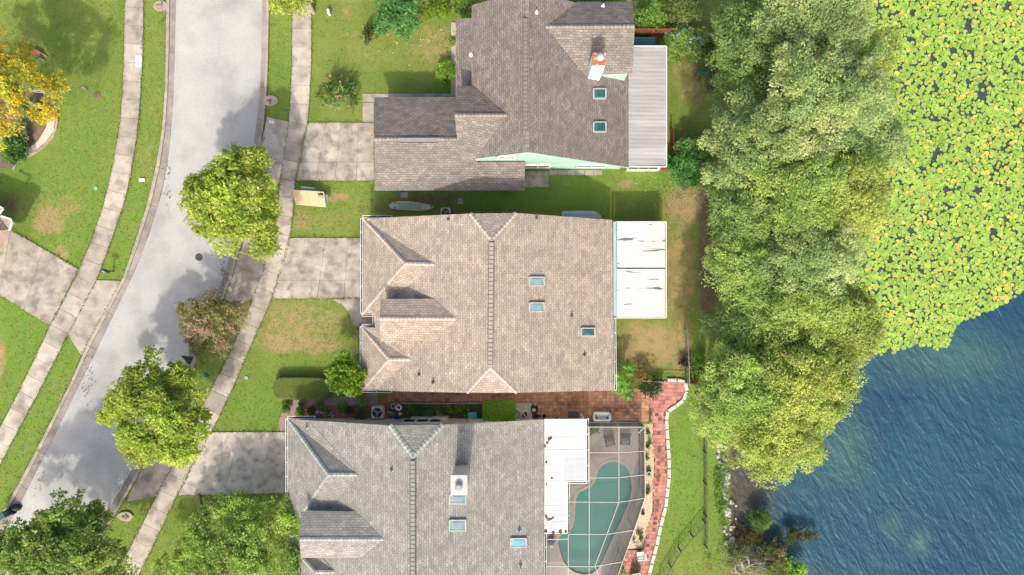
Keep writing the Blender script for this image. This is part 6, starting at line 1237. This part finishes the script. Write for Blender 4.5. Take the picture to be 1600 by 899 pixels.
# pots, tubs and clutter
def pot(px, py, r, h, m, label, cat='pot', fill=SOILM):
    c = W(px, py); R = empty('garden_pot', c, label, cat); g = MB(); g.lathe(c.x, c.y, [(r*.75, 0), (r, h), (r*1.08, h), (r*1.08, h*.94), (r*.9, h*.9)], 14); g.build('pot_body', m, R); g = MB(); g.lathe(c.x, c.y, [(r*.88, h*.86), (r*.5, h*.9)], 12); g.build('pot_soil', fill, R)
LB = mat('navy_blue_glaze', (.03, .06, .30), (.025, .05, .22), rough=.3); 
for a in ((615, 634, .22, .35, GREYP, 'round grey tub behind the white lid'), (624, 636, .24, .32, WHITE, 'round white lidded tub beside the grey tub'), (621.5, 652.5, .20, .34, LB, 'navy blue pot near the eave of the grey house'), (626, 646, .13, .2, WHITE, 'little white cup shaped pot above the navy pot'), (618, 645, .10, .2, mat('green_glaze', (.1, .25, .12), (.08, .2, .1)), 'little green pot beside the white cup pot'),
          (497, 643, .13, .22, WHITE, 'white round pot in the mulch bed, left one'), (504, 643, .14, .22, WHITE, 'white round pot in the mulch bed, right one'), (482, 648, .09, .15, WHITE, 'smallest white pot near the left end of the bed'), (539, 646, .12, .2, mat('lilac_pot', (.5, .42, .45), (.42, .35, .38)), 'lilac grey pot in the mulch bed'), (498, 652, .12, .2, WOOD, 'brown pot against the eave of the grey house'),
          (837, 650, .24, .3, LB, 'blue pot at the corner by the walkway'), (850, 650, .14, .2, BLACK, 'black pot on the gravel patch'), (870, 653, .1, .15, BLACK, 'small black pot at the right of the gravel patch'), (834, 640, .13, .25, WHITE, 'white and black pot above the blue pot'), (1013, 735, .17, .25, BLACK, 'dark pot in the gravel bed, upper'), (1013, 739.5, .19, .28, GREYP, 'grey green pot in the gravel bed beneath the dark one'), (1004, 801, .14, .2, BLACK, 'dark pot at the narrow end of the gravel bed'), (990, 845, .12, .3, GREYP, 'grey lantern pot at the bottom of the gravel bed')): pot(*a)
for x, y in ((1012, 676), (1012, 716), (1013, 766), (1012, 770), (1015, 690), (1001, 832), (1000, 842), (1012, 700)):
    shrub('gravel_plant', x, y, 4, 4, .3, 'small green tuft growing in the tan gravel bed', [(.20, .26, .06), (.13, .20, .05)], nl=4, lr=.12, ns=5, nlv=7, ls=.11, cat='plant', group='small tufts in the gravel bed')
def stone(px, py, s, label, m=ROCKM):
    c = W(px, py); g = MB(); g.lathe(c.x, c.y, [(s, 0), (s*.9, s*.4), (s*.4, s*.65)], 7, sx=random.uniform(.8, 1.3)); g.build('garden_stone', m, None, origin=c, label=label, cat='stone', group='pale stones in the mulch bed')
for x, y in ((478, 640), (482, 641), (494, 638), (503, 636), (514, 648), (517, 645), (520, 650), (492, 651)): stone(x, y, random.uniform(.08, .16), 'small pale stone in the red mulch bed')
# folded cart / bicycle by the hedge
R = obj('garden_cart', 814, 644, 'white framed garden cart with a pinkish wheel beside the box hedge', 'cart'); c = R.location
g = MB(); a = W(807, 648, .4); g.tube([(a.x+.24*math.cos(t), a.y+.24*math.sin(t), .35) for t in np.linspace(0, 6.283, 18)], .05, 5); g.build('wheel', mat('pink_grey_rubber', (.42, .34, .33), (.35, .28, .27)), R)
g = MB(); g.bar(W(806, 637, .7), W(816, 644, .5), .06); g.bar(W(816, 644, .5), W(824, 640, .6), .06); g.bar(W(816, 644, .5), W(822, 652, .4), .06); g.bar(W(822, 634, .6), W(824, 642, .6), .05); g.build('cart_frame', WHITE, R)
g = MB(); q = W(820, 648, .3); g.box(q.x, q.y, .3, .35, .3, .25, rz=.2); g.build('cart_tray', BLACK, R)
c = W(835, 639); g = MB(); g.box(c.x, c.y, .09, .55, .5, .06, rz=0); g.build('rubber_tray', BLACK, None, origin=c, label='dark tray holding the white and black pot', cat='tray')
p = sheet('cart_pad', [(804, 629), (831, 629), (831, 656), (804, 656)], .026, SHELLR, 'pale concrete pad under the garden cart')
c = W(704, 642.5); g = MB(); g.lathe(c.x, c.y, [(.24, .2), (.20, .26), (.08, .28)], 12, sx=1, sy=.45); g.build('orange_toy', mat('orange_plastic', (.75, .28, .05), (.7, .25, .04), rough=.4), None, origin=c, label='orange oval toy on the ground cover patch', cat='toy')
c = W(606, 650); R = empty('hose_pile', c, 'tangled grey garden hose beside the air conditioner', 'hose'); g = MB()
for k in range(4): g.tube([(c.x+(.22+.05*k)*math.cos(t)+.05*k, c.y+(.30+.03*k)*math.sin(t), .05+.03*k) for t in np.linspace(0, 5.5, 14)], .025, 5)
g.build('hose_coil', GREYP, R)
# potted white thing inside cage
c = W(861, 847); R = empty('cage_statue', c, 'white and grey draped ornament inside the pool cage corner', 'ornament'); g = MB(); g.lathe(c.x, c.y, [(.28, 0), (.3, .2), (.16, .5), (.2, .7), (.08, .9)], 14); g.build('ornament_body', WHITE, R, smooth=True); g = MB(); g.lathe(c.x+.1, c.y+.15, [(.14, .0), (.16, .5), (.06, .7)], 10); g.build('ornament_side', GREYP, R)

# ------------------------------------------------------------------ fences
def fence(name, label, pts, h, m, rails=(.2, .9), posts=2.0, picket=None, mesh=False):
    P = resample(pts, posts); R = empty(name, (*P[0], 0), label, 'fence')
    for p in P: g = MB(); g.box(p.x, p.y, h/2, .09, .09, h); g.build('post', m, R)
    for i in range(len(P)-1):
        a, b = P[i], P[i+1]
        for z in rails: g = MB(); g.bar((*a, z*h), (*b, z*h), .05, .08); g.build('rail', m, R)
        if picket:
            L = (b-a).length; n = max(1, int(L/picket))
            for k in range(n): q = a.lerp(b, (k+.5)/n); g = MB(); d = (b-a).normalized(); g.box(q.x, q.y, h*.52, picket*.72, .03, h, rz=math.atan2(d.y, d.x)); g.build('picket', m, R, origin=(q.x, q.y, 0))
        if mesh:
            d = b-a; g = MB(); n = max(2, int(d.length/.35))
            for k in range(n): q = a.lerp(b, k/n); g.bar((*q, .05), (*q, h*.9), .012)
            for k in range(4): g.bar((*a, .1+k*h*.27), (*b, .1+k*h*.27), .012)
            g.build('wire_mesh', m, R, kind='stuff')
    return R
fence('picket_fence', 'red brown picket fence behind the mint house sun room', [(985, 58), (1045, 58)], 1.7, REDWOOD, picket=.14)
fence('picket_fence', 'short red brown picket fence beside the sun room corner', [(1047, 205), (1049, 262)], 1.2, REDWOOD, picket=.14)
fence('picket_fence', 'short red brown picket fence running to the glossy shrub', [(1020, 266), (1050, 267)], .8, REDWOOD, picket=.16)
c = W(1007, 66); R = empty('storage_shed', c, 'low teal topped storage locker behind the sun room', 'shed'); 
SH = mat('teal_painted_board', (.075, .19, .19), (.06, .16, .16), scale=3)
z = 1.2; g = MB(); q0 = W(990, 58, z); q1 = W(1024, 74, z); g.prism([(q0.x+.1, q0.y-.1), (q1.x-.1, q0.y-.1), (q1.x-.1, q1.y), (q0.x+.1, q1.y)], 0, z-.06); g.build('shed_body', SH, R)
for i in range(4): g = MB(); ya = q0.y+(q1.y-q0.y)*i/4; yb = q0.y+(q1.y-q0.y)*(i+1)/4+.02; g.prism([(q0.x, ya), (q1.x, ya), (q1.x, yb), (q0.x, yb)], z-.06, z-i*.006); g.build('lid_board', SH, R)
GW = mat('greyed_fence_wood', (.36, .32, .27), (.25, .22, .19), scale=5, rnd=.1)
fence('garden_fence', 'thin grey wire fence at the rear of the tan house lawn', [(1069, 515), (1071, 560), (1072, 598)], 1.1, GW, mesh=True, rails=(.95,))
fence('garden_fence', 'low grey fence across the end of the fenced rear lawn', [(960, 590), (1010, 594), (1070, 597)], .9, GW, mesh=True, rails=(.95,), posts=1.8)
fence('lakeside_fence', 'long dark wire fence running down the lower lawn', [(1098, 655), (1099, 745), (1100, 850)], 1.1, mat('dark_fence_metal', (.12, .12, .115), (.08, .08, .078), scale=5), mesh=True, rails=(.95, .5), posts=2.4)
fence('lakeside_fence', 'diagonal wire fence branch on the lower lawn', [(1098, 812), (1060, 855), (1030, 905)], 1.0, MATS['dark_fence_metal'], mesh=True, rails=(.95,), posts=1.6)
# curved timber by the driveway tree
g = MB(); g.tube([W(311, 772, 0)+Vector((0, 0, .08)), W(312, 785, 0)+Vector((0, 0, .10)), W(316, 798, 0)+Vector((0, 0, .10)), W(323, 812, 0)+Vector((0, 0, .06))], [.16, .15, .15, .13], 8); g.build('surface_root', mat('brown_bark', (.26, .18, .14), (.18, .13, .10), scale=6), None, origin=W(311, 772), label='thick brown surface root curving off the south driveway', cat='tree root')
g = MB(); g.tube([W(326, 772, 0)+Vector((0, 0, .04)), W(331, 782, 0)+Vector((0, 0, .05)), W(340, 790, 0)+Vector((0, 0, .03))], [.1, .1, .07], 8); g.build('surface_root', MATS['brown_bark'], None, origin=W(326, 772), label='shorter thinner surface root right of the thick one', cat='tree root')
# purple flower pot at the tan house south-west corner
shrub('purple_flowers', 612, 609, 6, 4, 1.6, 'purple flowering plant at the front gutter corner of the tan house', [(.10, .16, .06), (.30, .12, .40)], nl=5, lr=.15, ns=6, nlv=8, ls=.12, cat='plant')
